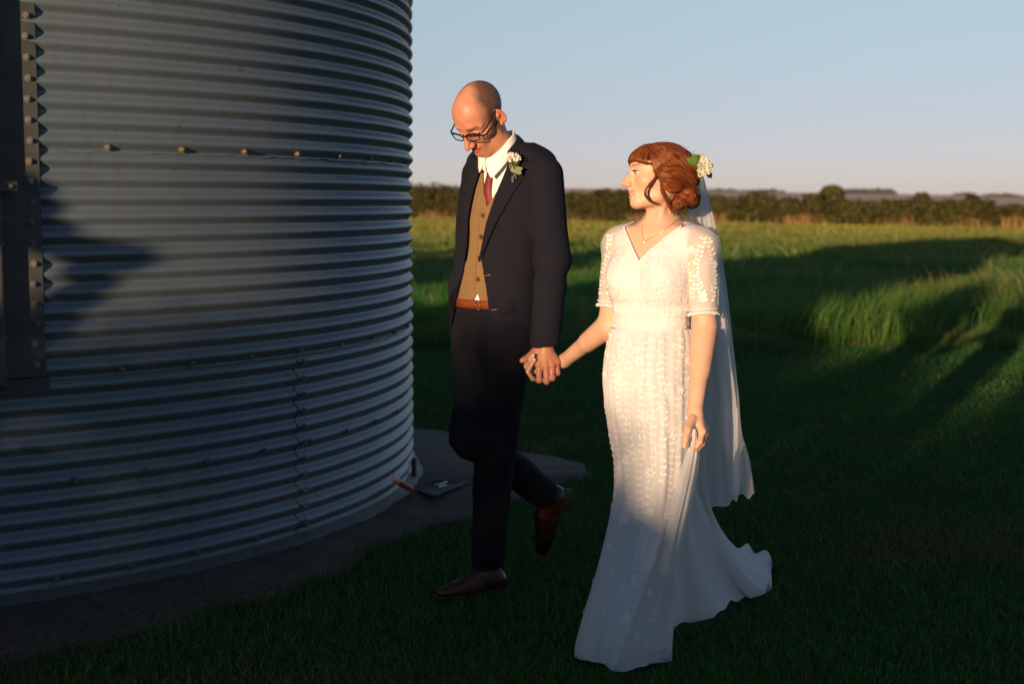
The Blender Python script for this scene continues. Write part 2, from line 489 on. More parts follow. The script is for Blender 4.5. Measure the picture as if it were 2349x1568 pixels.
rows = [[(960, 1122, .040), (964, 1126, .036), (968, 1129, .042)],
        [(975, 1107, .052), (985, 1118, .037), (990, 1137, .052)],
        [(995, 1101, .054), (1008, 1116, .036), (999, 1139, .056)],
        [(1025, 1101, .050), (1030, 1113, .035), (1020, 1128, .052)],
        [(1052, 1103, .040), (1058, 1107, .034), (1062, 1112, .040)],
        [(1072, 1103, .034), (1074, 1104, .033), (1076, 1105, .034)]]
def build_blade():
    A = []
    for r_ in rows:
        P_ = [G(px, py, z) for px, py, z in r_]
        A.append([P_[0] * (1 - t_) ** 2 + 2 * t_ * (1 - t_) * (P_[1] * 2 - (P_[0] + P_[2]) / 2) * 1 + P_[2] * t_ ** 2 for t_ in np.linspace(0, 1, 9)])
    A = np.array(A); V = []
    n = 30
    for q in np.linspace(0, len(A) - 1, n):
        i = min(int(q), len(A) - 2); f = q - i; V.append(A[i] * (1 - f) + A[i + 1] * f)
    V = np.array(V); V[:, :, 2] = np.maximum(V[:, :, 2], .0325)
    i, j = np.meshgrid(np.arange(n - 1), np.arange(8), indexing='ij')
    Q = np.stack([i * 9 + j, i * 9 + j + 1, (i + 1) * 9 + j + 1, (i + 1) * 9 + j], 2).reshape(-1, 4)
    o = link("blade", mesh_np("blade", V.reshape(-1, 3) - to, Q), M_blade, tro); solid(o, .002, 1)
build_blade()
M_chalk = plain("white_stick", (.78, .76, .72), .8)
for (a, b_, r_, lab) in (((997, 1112, .046), (1008, 1107, .048), .0022, "thinnest white stick, bent at its tip, on the trowel blade"), ((1007, 1111, .047), (1025, 1104, .048), .0045, "thickest white stick lying across the trowel blade"), ((1007, 1116, .046), (1024, 1112, .047), .0036, "white stick nearest the viewer on the trowel blade")):
    p, q = G(*a), G(*b_); c = (p + q) / 2
    m = MB(); m.tube([p - c, (p - c) * .5 + np.array([0, 0, .0006]), (q - c) * .5, q - c], [r_, r_, r_ * .95, r_], 10)
    o = m.build("white_stick", M_chalk); o.location = tuple(c); tag(o, lab, "stick", "white sticks on the trowel")
# ------------------------------------------------------------------ implicit-surface kit: bodies and clothes as one continuous skin
def smin(a, b, k):
    h = np.clip(.5 + .5 * (b - a) / k, 0, 1); return b * (1 - h) + a * h - k * h * (1 - h)
def smax(a, b, k): return -smin(-a, -b, k)
def ell(P, c, r, M=None):
    q = P - np.asarray(c)
    if M is not None: q = q @ np.asarray(M)          # columns of M are the ellipsoid's axes
    r = np.asarray(r, float)
    k0 = np.sqrt(((q / r) ** 2).sum(1)); k1 = np.sqrt(((q / (r * r)) ** 2).sum(1)) + 1e-9
    return k0 * (k0 - 1) / k1
def cone(P, a, b, ra, rb):
    a = np.asarray(a, float); b = np.asarray(b, float); ab = b - a
    t = np.clip(((P - a) @ ab) / (ab @ ab), 0, 1)
    return np.linalg.norm(P - a - t[:, None] * ab, axis=1) - (ra + (rb - ra) * t)
def chain(P, pts, rad, k=.01):
    d = None
    for i in range(len(pts) - 1):
        c = cone(P, pts[i], pts[i + 1], rad[i], rad[i + 1]); d = c if d is None else smin(d, c, k)
    return d
def flatcone(P, a, b, ra, rb, ax, sq):
    "tapered limb squashed by sq along the direction ax"
    a = np.asarray(a, float); b = np.asarray(b, float); ab = b - a
    t = np.clip(((P - a) @ ab) / (ab @ ab), 0, 1)
    q = P - a - t[:, None] * ab; ax = np.asarray(ax, float); ax = ax / np.linalg.norm(ax)
    s = q @ ax; q = q + ax * (s * (1 / sq - 1))[:, None]
    return (np.linalg.norm(q, axis=1) - (ra + (rb - ra) * t)) * min(1, sq * 1.1)
def wob(P, f, seed):
    r2 = np.random.default_rng(seed); s = 0
    for k in range(6):
        v = r2.normal(size=3); v /= np.linalg.norm(v); s = s + np.sin(P @ v * f * r2.uniform(.7, 1.4) + r2.uniform(0, 6.28))
    return s / 3
def surf(fn, lo, hi, h, lip=1.0):
    lo = np.asarray(lo, float); hi = np.asarray(hi, float); B = 8
    nb = np.ceil((hi - lo) / (h * B)).astype(int) + 1
    n = nb * B
    I = np.stack(np.meshgrid(*[np.arange(k) for k in nb], indexing='ij'), -1).reshape(-1, 3)
    cen = lo + (I * B + (B - 1) / 2) * h
    fc = fn(cen)
    act = np.abs(fc) < (B * h * .9) * lip + .004
    F = np.repeat(np.repeat(np.repeat(fc.reshape(nb).astype(np.float32), B, 0), B, 1), B, 2)
    off = np.stack(np.meshgrid(*[np.arange(B)] * 3, indexing='ij'), -1).reshape(-1, 3)
    A = I[act]
    for s in range(0, len(A), 500):
        g = (A[s:s + 500, None, :] * B + off[None]).reshape(-1, 3)
        F[g[:, 0], g[:, 1], g[:, 2]] = fn(lo + g * h)
    S = F < 0
    c8 = [(i, j, k) for i in (0, 1) for j in (0, 1) for k in (0, 1)]
    sl = lambda A_, o: A_[o[0]:n[0] - 1 + o[0], o[1]:n[1] - 1 + o[1], o[2]:n[2] - 1 + o[2]]
    cnt = sum(sl(S, o).astype(np.int8) for o in c8)
    mixed = (cnt > 0) & (cnt < 8)
    idx = np.argwhere(mixed)
    vid = np.full(mixed.shape, -1, np.int32); vid[tuple(idx.T)] = np.arange(len(idx))
    val = np.stack([F[idx[:, 0] + o[0], idx[:, 1] + o[1], idx[:, 2] + o[2]] for o in c8], 1)
    acc = np.zeros((len(idx), 3)); num = np.zeros(len(idx))
    for a in range(8):
        for b in range(a + 1, 8):
            d = np.array(c8[b]) - np.array(c8[a])
            if np.abs(d).sum() != 1: continue
            x = (val[:, a] < 0) != (val[:, b] < 0)
            t = np.where(x, val[:, a] / np.where(x, val[:, a] - val[:, b], 1), 0)
            acc += np.where(x[:, None], np.array(c8[a]) + t[:, None] * d, 0); num += x
    V = lo + (idx + acc / num[:, None]) * h
    Q = []
    for ax in range(3):
        e = np.zeros(3, int); e[ax] = 1
        s0 = S[:n[0] - e[0], :n[1] - e[1], :n[2] - e[2]]; s1 = S[e[0]:, e[1]:, e[2]:]
        ch = np.argwhere(s0 != s1)
        o1, o2 = [k for k in range(3) if k != ax]
        ch = ch[(ch[:, o1] > 0) & (ch[:, o2] > 0) & (ch[:, o1] < n[o1] - 1) & (ch[:, o2] < n[o2] - 1)]
        d1 = np.zeros(3, int); d1[o1] = 1; d2 = np.zeros(3, int); d2[o2] = 1
        q = np.stack([vid[tuple((ch - d1 - d2).T)], vid[tuple((ch - d2).T)], vid[tuple(ch.T)], vid[tuple((ch - d1).T)]], 1)
        inside = S[tuple(ch.T)]
        flip = inside if ax != 1 else ~inside
        q[~flip] = q[~flip][:, ::-1]
        Q.append(q)
    Q = np.concatenate(Q); Q = Q[(Q >= 0).all(1)]
    return V, Q
def relax(V, Q, it=1, lam=.5):
    E = np.concatenate([Q[:, [0, 1]], Q[:, [1, 2]], Q[:, [2, 3]], Q[:, [3, 0]]])
    for _ in range(it):
        a = np.zeros_like(V); c = np.zeros(len(V))
        np.add.at(a, E[:, 0], V[E[:, 1]]); np.add.at(c, E[:, 0], 1)
        np.add.at(a, E[:, 1], V[E[:, 0]]); np.add.at(c, E[:, 1], 1)
        V = V + lam * (a / np.maximum(c, 1)[:, None] - V)
    return V
def skin(name, fn, lo, hi, h, mat, parent, colf=None, lip=1.0, smooth=1, keep=None):
    V, Q = surf(fn, lo, hi, h, lip)
    if smooth: V = relax(V, Q, smooth, .45)
    if keep is not None:
        k = keep(V); Q = Q[k[Q].all(1)]
        used = np.unique(Q); re = np.full(len(V), -1); re[used] = np.arange(len(used)); V = V[used]; Q = re[Q]
    me = mesh_np(name, V, Q)
    if colf is not None: vcol(me, colf(V))
    return link(name, me, mat, parent)
def rot(yaw, pitch, roll=0.0):
    "columns: left, forward, up of something facing the camera turned yaw to the picture's left and nodding by pitch"
    y, p = R(yaw), R(pitch)
    f = np.array([-math.sin(y) * math.cos(p), -math.cos(y) * math.cos(p), -math.sin(p)])
    l = np.array([math.cos(y), -math.sin(y), 0.0]); u = np.cross(l, f) * 1.0
    u = np.cross(f, l); u = -u if u[2] < 0 else u
    r = R(roll); l2 = l * math.cos(r) + u * math.sin(r); u2 = u * math.cos(r) - l * math.sin(r)
    return np.stack([l2, f, u2], 1)
def spline(pts, n):
    pts = np.asarray(pts, float); m = len(pts)
    P_ = np.concatenate([[2 * pts[0] - pts[1]], pts, [2 * pts[-1] - pts[-2]]])
    out = []
    for t in np.linspace(0, m - 1, n):
        i = min(int(t), m - 2); f = t - i
        a, b, c, d = P_[i], P_[i + 1], P_[i + 2], P_[i + 3]
        out.append(.5 * ((2 * b) + (c - a) * f + (2 * a - 5 * b + 4 * c - d) * f * f + (3 * b - a - 3 * c + d) * f ** 3))
    return np.array(out)
def sheet(name, rows, nu, nv, mat, parent, disp=None, thick=0.0):
    "rows: list of rows of control points, splined both ways into a grid"
    A = np.stack([spline(r, nu) for r in rows])                 # rows x nu x 3
    Gd = np.stack([spline(A[:, j], nv) for j in range(nu)], 1)   # nv x nu x 3
    if disp is not None: Gd = disp(Gd)
    V = Gd.reshape(-1, 3)
    i, j = np.meshgrid(np.arange(nv - 1), np.arange(nu - 1), indexing='ij')
    Q = np.stack([i * nu + j, i * nu + j + 1, (i + 1) * nu + j + 1, (i + 1) * nu + j], 2).reshape(-1, 4)
    me = mesh_np(name, V, Q); o = link(name, me, mat, parent)
    if thick: solid(o, thick, 0)
    return o, Gd

def skin_mat(name, freck=0.0, tint=(1, 1, 1)):
    t = NT(name)
    n1 = t.noise(30, 5, .65); n2 = t.noise(420, 3, .6); n3 = t.noise(9, 3, .5)
    col = t.mix(t.ramp(n1, (.38, 0), (.62, .75)), t.vc(), t.mix(1.0, t.vc(), (1.0, .80, .72), 'MULTIPLY'), 'MIX') if not freck else t.vc()
    col = t.mix(t.ramp(n3, (.4, .92), (.65, 1.05)), (0, 0, 0), col, 'MIX')
    if freck:
        col = t.mix(t.ramp(n2, (.62, 0), (.70, freck)), col, (.36, .17, .09))
    t.color(col)
    t.set(Roughness=.47); t.p.inputs["Specular IOR Level"].default_value = .4
    t.p.inputs["Subsurface Weight"].default_value = .12
    t.p.inputs["Subsurface Radius"].default_value = (.010, .0035, .0018)
    t.p.inputs["Subsurface Scale"].default_value = .6
    t.bump(n2, .22, .0012, t.bump(n1, .12, .004))
    return t.m

def make_head(female=False):
    "returns an implicit function in head space: x left, y forward, z up, eyes near z = 0"
    def f(q):
        X = np.abs(q[:, 0]); m = np.stack([X, q[:, 1], q[:, 2]], 1)
        if female:
            d = ell(q, (0, -.016, .024), (.0755, .096, .074))
            d = smin(d, ell(q, (0, .034, .030), (.062, .056, .058)), .03)
        else:
            d = ell(q, (0, -.016, .032), (.0755, .098, .088))
            d = smin(d, ell(q, (0, .034, .034), (.062, .056, .066)), .03)
        d = smin(d, ell(q, (0, .026, -.035), (.058, .056, .075)), .03)
        if not female:
            d = smin(d, ell(m, (.045, .046, -.026), (.022, .026, .018)), .022)
            d = smin(d, chain(m, [(.053, -.008, -.042), (.046, .008, -.072), (.018, .066, -.099)], [.014, .013, .012], .01), .026)
            d = smin(d, ell(q, (0, .075, -.099), (.021, .020, .016)), .018)
            d = smin(d, ell(q, (0, .058, -.072), (.030, .034, .030)), .02)
            d = smin(d, chain(m, [(0, .080, .016), (.026, .081, .021), (.050, .062, .016)], [.011, .011, .010], .01), .016)
            d = smax(d, -ell(m, (.033, .096, -.004), (.021, .018, .014)), .016)
            d = smin(d, ell(m, (.032, .073, -.005), (.0145, .0150, .0135)), .006)
            d = smin(d, chain(m, [(.018, .0845, -.006), (.032, .0885, -.010), (.046, .078, -.005)], [.0022, .0026, .002], .003), .003)
            # hollow cheek, smile fold
            d = smax(d, -ell(m, (.062, .048, -.070), (.020, .034, .024)), .024)
            d = smax(d, -chain(m, [(.021, .098, -.046), (.033, .086, -.064), (.036, .074, -.086)], [.003, .0036, .002], .004), .006)
            # nose
            d = smin(d, chain(q, [(0, .084, .012), (0, .100, -.012), (0, .120, -.042)], [.0085, .0088, .0105], .008), .010)
            d = smin(d, ell(m, (.0125, .103, -.044), (.0085, .013, .0085)), .007)
            d = smax(d, -ell(m, (.0065, .112, -.0525), (.0035, .006, .004)), .003)
            d = smin(d, cone(q, (0, .104, -.049), (0, .092, -.061), .006, .006), .008)
            d = smin(d, ell(q, (0, .090, -.032), (.012, .020, .020)), .010)
            # lips
            d = smin(d, chain(m, [(0, .0945, -.0655), (.010, .092, -.0645), (.025, .078, -.0715)], [.0048, .0045, .002], .004), .005)
            d = smin(d, chain(m, [(0, .0925, -.0785), (.012, .089, -.0775), (.024, .078, -.0725)], [.0056, .005, .002], .004), .005)
            d = smax(d, -chain(m, [(0, .0995, -.0722), (.012, .0965, -.0715), (.027, .0795, -.0715)], [.0020, .0018, .0014], .002), .0022)
            es, ey = 1.0, -.010
        else:
            d = smin(d, ell(m, (.040, .048, -.030), (.024, .026, .022)), .025)
            d = smin(d, chain(m, [(.050, -.008, -.045), (.044, .005, -.078), (.015, .064, -.100)], [.014, .014, .014], .01), .03)
            d = smin(d, ell(q, (0, .074, -.100), (.018, .017, .015)), .02)
            d = smin(d, ell(q, (0, .060, -.068), (.028, .032, .026)), .022)
            d = smax(d, -ell(m, (.031, .095, -.002), (.019, .016, .012)), .016)
            d = smin(d, ell(m, (.030, .073, -.004), (.0135, .0142, .0125)), .006)
            d = smin(d, chain(m, [(.017, .0835, .001), (.030, .0885, .005), (.043, .078, .001)], [.002, .0026, .002], .003), .003)
            # nose: long straight bridge, pointed and a little raised tip
            d = smin(d, chain(q, [(0, .085, .006), (0, .0995, -.015), (0, .1145, -.0355)], [.0078, .0080, .0086], .008), .010)
            d = smin(d, ell(q, (0, .1185, -.0372), (.0062, .0068, .0062)), .008)
            d = smin(d, ell(m, (.0110, .1005, -.0405), (.0070, .010, .0070)), .007)
            d = smax(d, -ell(m, (.0050, .110, -.0475), (.0024, .0045, .0026)), .002)
            d = smin(d, cone(q, (0, .104, -.044), (0, .093, -.056), .005, .005), .008)
            d = smin(d, ell(q, (0, .088, -.030), (.011, .020, .018)), .010)
            # smiling lips, a little apart
            d = smin(d, chain(m, [(0, .0940, -.0655), (.010, .0915, -.0645), (.025, .076, -.0670)], [.0042, .0040, .002], .004), .005)
            d = smin(d, chain(m, [(0, .0915, -.0790), (.012, .0880, -.0775), (.024, .076, -.0690)], [.0050, .0046, .002], .004), .005)
            d = smax(d, -chain(m, [(0, .0980, -.0715), (.012, .0940, -.0705), (.026, .0775, -.0680)], [.0030, .0026, .0012], .002), .0022)
            d = smax(d, -chain(m, [(.022, .094, -.044), (.033, .080, -.060), (.034, .072, -.076)], [.0014, .0018, .001], .004), .008)
            es, ey = .86, -.012
        # ear
        a = R(-12); eo = -28 if female else -46; Mx = np.array([[math.cos(R(eo)), -math.sin(R(eo)), 0], [math.sin(R(eo)), math.cos(R(eo)), 0], [0, 0, 1]])
        My = np.array([[1, 0, 0], [0, math.cos(a), -math.sin(a)], [0, math.sin(a), math.cos(a)]]); Me = Mx.T @ My
        ec = np.array([.0765 if female else .083, ey - .004, -.007])
        e = ell(m, ec, (.0065, .019 * es, .033 * es), Me)
        e = smin(e, ell(m, ec + [-.003, .006, -.028 * es], (.006, .009, .010)), .006)
        e = smax(e, -ell(m, ec + [.0075, .002, .000], (.0070, .0125 * es, .0225 * es), Me), .003)
        e = smin(e, cone(m, ec - np.array([.004, -.006, -.008]), ec - np.array([.014, -.002, -.004]), .008, .016), .008)
        d = smin(d, e, .005)
        return d
    return f
# ------------------------------------------------------------------ the groom
M_skin_m = skin_mat("skin_man")
def cloth_mat(name, a, b, scale=900, rough=.85, bump=.25, sheen=.15, fold=0.0):
    t = NT(name)
    wv = t.noise(scale, 2, .6); n1 = t.noise(14, 4, .55)
    t.color(t.mix(t.ramp(wv, (.35, 0), (.65, 1)), a, b))
    t.set(Roughness=rough); t.p.inputs["Specular IOR Level"].default_value = .25
    t.p.inputs["Sheen Weight"].default_value = sheen; t.p.inputs["Sheen Roughness"].default_value = .5
    bb = t.bump(wv, bump, .0008)
    if fold: t.bump(n1, fold, .012, bb)
    return t.m
M_suit = cloth_mat("navy_wool", (.0052, .0060, .0125), (.0108, .0112, .0190), 700, .95, .3, 0, .22)
M_trous = cloth_mat("navy_wool_trousers", (.0048, .0054, .0105), (.0090, .0092, .0150), 700, .95, .3, 0, .3)
M_tweed = cloth_mat("brown_tweed", (.10, .058, .024), (.32, .20, .085), 520, .95, .4, .1, .1)
M_shirt = cloth_mat("white_shirt_cotton", (.78, .77, .76), (.83, .82, .81), 900, .8, .1, .05, .12)
t = NT("burgundy_silk"); wv = t.node("ShaderNodeTexWave", i_Scale=260.0, bands_direction='DIAGONAL'); t.link(t.coord(), wv.inputs[0])
t.color(t.mix(wv.outputs[1], (.12, .010, .014), (.19, .018, .022))); t.set(Roughness=.6); t.bump(wv.outputs[1], .15, .0005); M_tie = t.m
t = NT("tan_leather"); n1 = t.noise(60, 4, .6); t.color(t.mix(n1, (.17, .038, .010), (.27, .068, .016))); t.set(Roughness=.3); t.bump(n1, .1, .001); M_belt = t.m
t = NT("brown_shoe_leather"); n1 = t.noise(45, 4, .6); t.color(t.mix(t.ramp(n1, (.3, 0), (.7, 1)), (.038, .011, .006), (.065, .020, .010))); t.set(Roughness=.32); t.p.inputs["Coat Weight"].default_value = .12; t.bump(n1, .08, .001); M_shoe = t.m
M_sole = plain("shoe_sole", (.02, .014, .010), .6)
M_black = plain("black_acetate", (.008, .008, .010), .18, 0, .6)
M_metal = plain("silver_metal", (.75, .73, .70), .2, 1.0)
t = NT("spectacle_glass"); tr = t.node("ShaderNodeBsdfTransparent"); gl = t.node("ShaderNodeBsdfGlossy", i_Roughness=.02)
mx = t.node("ShaderNodeMixShader", i_0=.07); t.link(tr.outputs[0], mx.inputs[1]); t.link(gl.outputs[0], mx.inputs[2]); t.link(mx.outputs[0], t.n["Material Output"].inputs[0]); M_glass = t.m

groom = thing("person", "tall bald man in glasses, navy suit and tweed waistcoat, head bowed, one hand in pocket", "person", loc=(0, 0, 0))
groom["label"] = "tall bald man in glasses, navy suit and tweed waistcoat, head bowed, one hand in pocket"
GY = 42.0
gL = np.array([math.cos(R(GY)), -math.sin(R(GY)), 0]); gF = np.array([-math.sin(R(GY)), -math.cos(R(GY)), 0])
GD = 5.12
def g_axis(z):
    x = np.interp(z, [.80, 1.07, 1.40, 1.56, 1.70], [-.058, -.055, -.022, -.010, -.012])
    return x
def g_local(P):
    x = P[:, 0] - g_axis(P[:, 2]); y = P[:, 1] - GD
    return x * gL[0] + y * gL[1], x * gF[0] + y * gF[1], P[:, 2]
def g_world(x, y, z):
    return np.array([g_axis(z) + x * gL[0] + y * gF[0], GD + x * gL[1] + y * gF[1], z])
def loft(loc, tab, off=0.0, n=2.35):
    x, y, z = loc; t_ = np.asarray(tab)
    a = np.interp(z, t_[:, 0], t_[:, 1]) + off; b = np.interp(z, t_[:, 0], t_[:, 2]) + off; c = np.interp(z, t_[:, 0], t_[:, 3])
    return (((np.abs(x) / a) ** n + (np.abs(y - c) / b) ** n) ** (1 / n) - 1) * np.minimum(a, b)
def loft_y(tab, x, z, off=0.0, n=2.35):
    t_ = np.asarray(tab); a, b, c = [np.interp(z, t_[:, 0], t_[:, k]) for k in (1, 2, 3)]
    a += off; b += off
    return c + b * max(1 - (abs(x) / a) ** n, 0) ** (1 / n)
JT = [(.80, .195, .140, -.01), (.95, .190, .130, 0), (1.08, .172, .118, .002), (1.22, .178, .122, .004), (1.36, .192, .128, .004), (1.47, .196, .120, 0), (1.56, .192, .104, -.010), (1.62, .180, .078, -.004), (1.68, .13, .06, 0.0)]
TT = [(r_[0], r_[1] - .012, r_[2] - .012, r_[3]) for r_ in JT]
sh = lambda x, z, c: (z - (c - .33 * np.abs(x))) * .94

# --- body: head, neck, chest, arms, hands
GH = W(1100, 268, 5.03); GM = rot(42, 43, -4); GS = .985
headm = make_head(False)
def gp(px, py, d): return W(px, py, d)
g_wrist = gp(1250, 797, 4.79)
g_fing = [
    [(1236, 834, 4.768), (1237, 872, 4.757), (1240, 869, 4.790), (1244, 852, 4.800)],
    [(1252, 838, 4.762), (1254, 875, 4.751), (1255, 872, 4.785), (1258, 854, 4.798)],
    [(1266, 836, 4.766), (1267, 867, 4.756), (1268, 864, 4.788), (1268, 848, 4.800)],
    [(1277, 830, 4.777), (1279, 856, 4.771), (1279, 853, 4.795), (1277, 841, 4.805)]]
g_fing = [[gp(*p) for p in f] for f in g_fing]
g_thumb = [gp(*p) for p in [(1229, 806, 4.795), (1215, 818, 4.778), (1205, 824, 4.768), (1198, 826.5, 4.762)]]
g_SL, g_EL = gp(1248, 402, 4.98), gp(1267, 590, 4.90)
g_SR, g_ER, g_WR = gp(1100, 402, 5.26), gp(1082, 590, 5.38), gp(1066, 706, 5.14)
neck_b = g_world(0, -.012, 1.53)
c_n = W(1138, 330, 5.08)
def head_pt(x, y, z): return GH + GM @ (np.array([x, y, z]) * GS)
def groom_hand(P):
    d = None
    for k, f in enumerate(g_fing):
        r_ = [.0118, .0112, .0095, .0085] if k < 3 else [.0105, .0095, .0082, .0075]
        c = chain(P, f, [r_[0] * .95, r_[1] * .90, r_[2], r_[3]], .004)
        c = smin(c, np.linalg.norm(P - f[1] + np.array([0, 0, -.002]), axis=1) - r_[1] * .95, .006)
        d = c if d is None else np.minimum(d, c)
    palm = None
    for k, f in enumerate(g_fing):
        c = cone(P, g_wrist + (f[0] - g_wrist) * .15, f[0], .020, .0145); palm = c if palm is None else smin(palm, c, .010)
    for k, f in enumerate(g_fing):                                   # knuckles and tendons
        nrm = np.array([-.05, -1, .1])
        palm = smin(palm, np.linalg.norm(P - (f[0] + nrm * .006), axis=1) - .0085, .007)
        palm = smin(palm, cone(P, g_wrist + nrm * .019, f[0] + nrm * .010, .003, .0035), .006)
    d = smin(d, palm, .007)
    th_ = chain(P, g_thumb, [.017, .0125, .0112, .0095], .006)
    return smin(d, th_, .010)
def groom_body(P):
    q = ((P - GH) @ GM) / GS
    d = headm(q) * GS
    nk = chain(P, [head_pt(0, -.030, -.045), c_n, neck_b], [.050, .0495, .058], .02)
    nk = smin(nk, cone(P, head_pt(.052, -.025, -.045), c_n + gF * .044 + np.array([0, 0, -.052]), .010, .009), .014)   # the neck muscle
    nk = smin(nk, np.linalg.norm(P - (head_pt(0, .015, -.10) * .45 + (c_n + gF * .046) * .55), axis=1) - .011, .014)
    d = smin(d, nk, .018)
    l = g_local(P)
    tr = loft(l, TT, -.012); tr = smax(smax(tr, sh(l[0], l[2], 1.630), .03), .98 - l[2], .02)
    d = smin(d, tr, .03)
    d = smin(d, chain(P, [g_SL, g_EL, g_wrist], [.055, .044, .026], .02), .03)
    d = smin(d, chain(P, [g_SR, g_ER, g_WR + np.array([.035, .06, -.03])], [.055, .040, .024], .02), .03)
    hb = np.linalg.norm(P - g_fing[1][0], axis=1)
    near = hb < .16
    if near.any():
        dh = d.copy(); dh[near] = smin(d[near], groom_hand(P[near]), .010); d = dh
    return d
def groom_col(V):
    q = ((V - GH) @ GM) / GS; x, y, z = np.abs(q[:, 0]), q[:, 1], q[:, 2]
    n = len(V); c = np.tile(np.array([.53, .255, .160]), (n, 1))
    hd = np.linalg.norm(q, axis=1) < .17
    def blend(m, col): 
        nonlocal c; m = np.clip(m, 0, 1)[:, None] * hd[:, None]; c = c * (1 - m) + np.array(col) * m
    sstep = lambda e0, e1, v: np.clip((v - e0) / (e1 - e0), 0, 1)
    # cropped hair: sides and back of the head
    pl = .75 * x - .66 * y + .018 * np.sin(z * 60) * 0
    hairm = sstep(.010, .046, pl + .004 * np.sin(z * 90) + .003 * np.sin(y * 150)) * sstep(-.075, -.035, z + .35 * np.maximum(y, 0)) * sstep(.0815, .078, x)
    rn = np.random.default_rng(2).random(n)
    blend(hairm * (.66 + .30 * rn), (.046, .032, .025))
    # beard shadow
    blend(sstep(-.052, -.072, z) * sstep(.0, .03, y) * (.12 + .42 * rn), (.20, .115, .07))
    # warm nose, cheeks, ears
    blend(np.exp(-((x / .02) ** 2 + ((y - .115) / .022) ** 2 + ((z + .038) / .018) ** 2)) * .5, (.56, .20, .12))
    blend(sstep(.0775, .083, x) * .45, (.58, .19, .12))
    lips = np.exp(-((z + .0715) / .0085) ** 4) * sstep(.030, .020, x) * sstep(.076, .085, y)
    blend(lips * .85, (.42, .10, .08))
    blend(np.exp(-((z + .0718) / .0018) ** 2) * sstep(.03, .022, x) * sstep(.07, .08, y) * .8, (.10, .03, .025))
    brow = np.exp(-((z - .0215 - .10 * (x - .03) * (x < .03) + .16 * np.maximum(x - .040, 0)) / .0042) ** 2) * sstep(.010, .018, x) * sstep(.060, .050, x) * sstep(.05, .06, y)
    blend(brow * .75, (.085, .045, .025))
    lash = np.exp(-((z + .0125 - .9 * np.maximum(x - .034, 0) ** 1.0 * .12) / .0016) ** 2) * sstep(.017, .021, x) * sstep(.048, .043, x) * sstep(.065, .075, y)
    blend(lash * .9, (.05, .025, .015))
    for f in g_fing:
        for p_, r_, a_ in ((f[0], .013, .5), (f[1], .012, .45)):
            m = np.exp(-(np.linalg.norm(V - p_, axis=1) / r_) ** 2)[:, None] * a_; c = c * (1 - m) + np.array([.50, .15, .09]) * m
    m = np.exp(-(np.linalg.norm(V - g_thumb[3] - np.array([0, -.008, .002]), axis=1) / .006) ** 4)[:, None] * .6; c = c * (1 - m) + np.array([.66, .42, .32]) * m
    return c
V1, Q1 = surf(groom_body, (-.36, 4.55, .77), (.24, 5.55, 1.92), .0026)
V1 = relax(V1, Q1, 1, .4)
me = mesh_np("body", V1, Q1); vcol(me, groom_col(V1)); body_g = link("body", me, M_skin_m, groom)

# --- trousers
g_hL, g_kL, g_aL = gp(1166, 775, 5.03), gp(1133, 1040, 5.05), gp(1119, 1318, 5.13)
g_hR, g_kR, g_aR = gp(1103, 770, 5.16), gp(1083, 1000, 5.01), gp(1247, 1130, 5.30)
PT = [(.80, .165, .125, -.005), (.95, .172, .125, -.005), (1.03, .160, .112, .0), (1.075, .154, .106, .002)]
def trousers(P):
    l = g_local(P)
    pv = smax(smax(loft(l, PT, 0, 2.2), l[2] - 1.072, .004), .84 - l[2], .05)
    ll = chain(P, [g_hL, g_kL, g_aL], [.094, .073, .0615], .03)
    lr = chain(P, [g_hR, g_kR, g_aR], [.098, .070, .0600], .06)
    # pressed crease down the front of each leg
    d = smin(smin(ll, lr, .008), pv, .03)
    w_ = wob(P * np.array([1, 1, 2.2]), 22, 7) * .0026 + np.sin(P[:, 2] * 95 + wob(P, 9, 5) * 3) * .0022 * (np.exp(-((P[:, 2] - .57) / .12) ** 2) + np.exp(-((P[:, 2] - .10) / .06) ** 2) + .6 * np.exp(-((P[:, 2] - .88) / .08) ** 2))
    d = d + w_
    # trouser ends
    u = (g_aR - g_kR) / np.linalg.norm(g_aR - g_kR)
    cutR = np.maximum((P - g_aR) @ u - .005, np.linalg.norm(P - g_aR, axis=1) - .14 < 0) if False else None
    endL = np.where(np.linalg.norm(P[:, :2] - g_aL[:2], axis=1) < .12, .036 - P[:, 2] + .12 * ((P - g_aL) @ np.array([-.8, -.6, 0])), -1)
    d = np.maximum(d, endL)
    near = np.linalg.norm(P - g_aR, axis=1) < .13
    d = np.where(near, np.maximum(d, (P - g_aR) @ u - .012), d)
    return d
o = skin("trousers", trousers, (-.40, 4.78, .02), (.32, 5.5, 1.10), .005, M_trous, groom, lip=1.2)

# --- shirt, collar, tie
def shirt(P):
    l = g_local(P)
    d = smax(loft(l, TT, -.008), sh(l[0], l[2], 1.638), .03)
    d = smax(d, 1.06 - l[2], .004)
    return np.maximum(d, -(np.linalg.norm((P - g_world(0, -.008, 1.56))[:, :2], axis=1) - .060))
skin("shirt", shirt, (-.30, 4.9, 1.03), (.2, 5.34, 1.66), .005, M_shirt, groom)
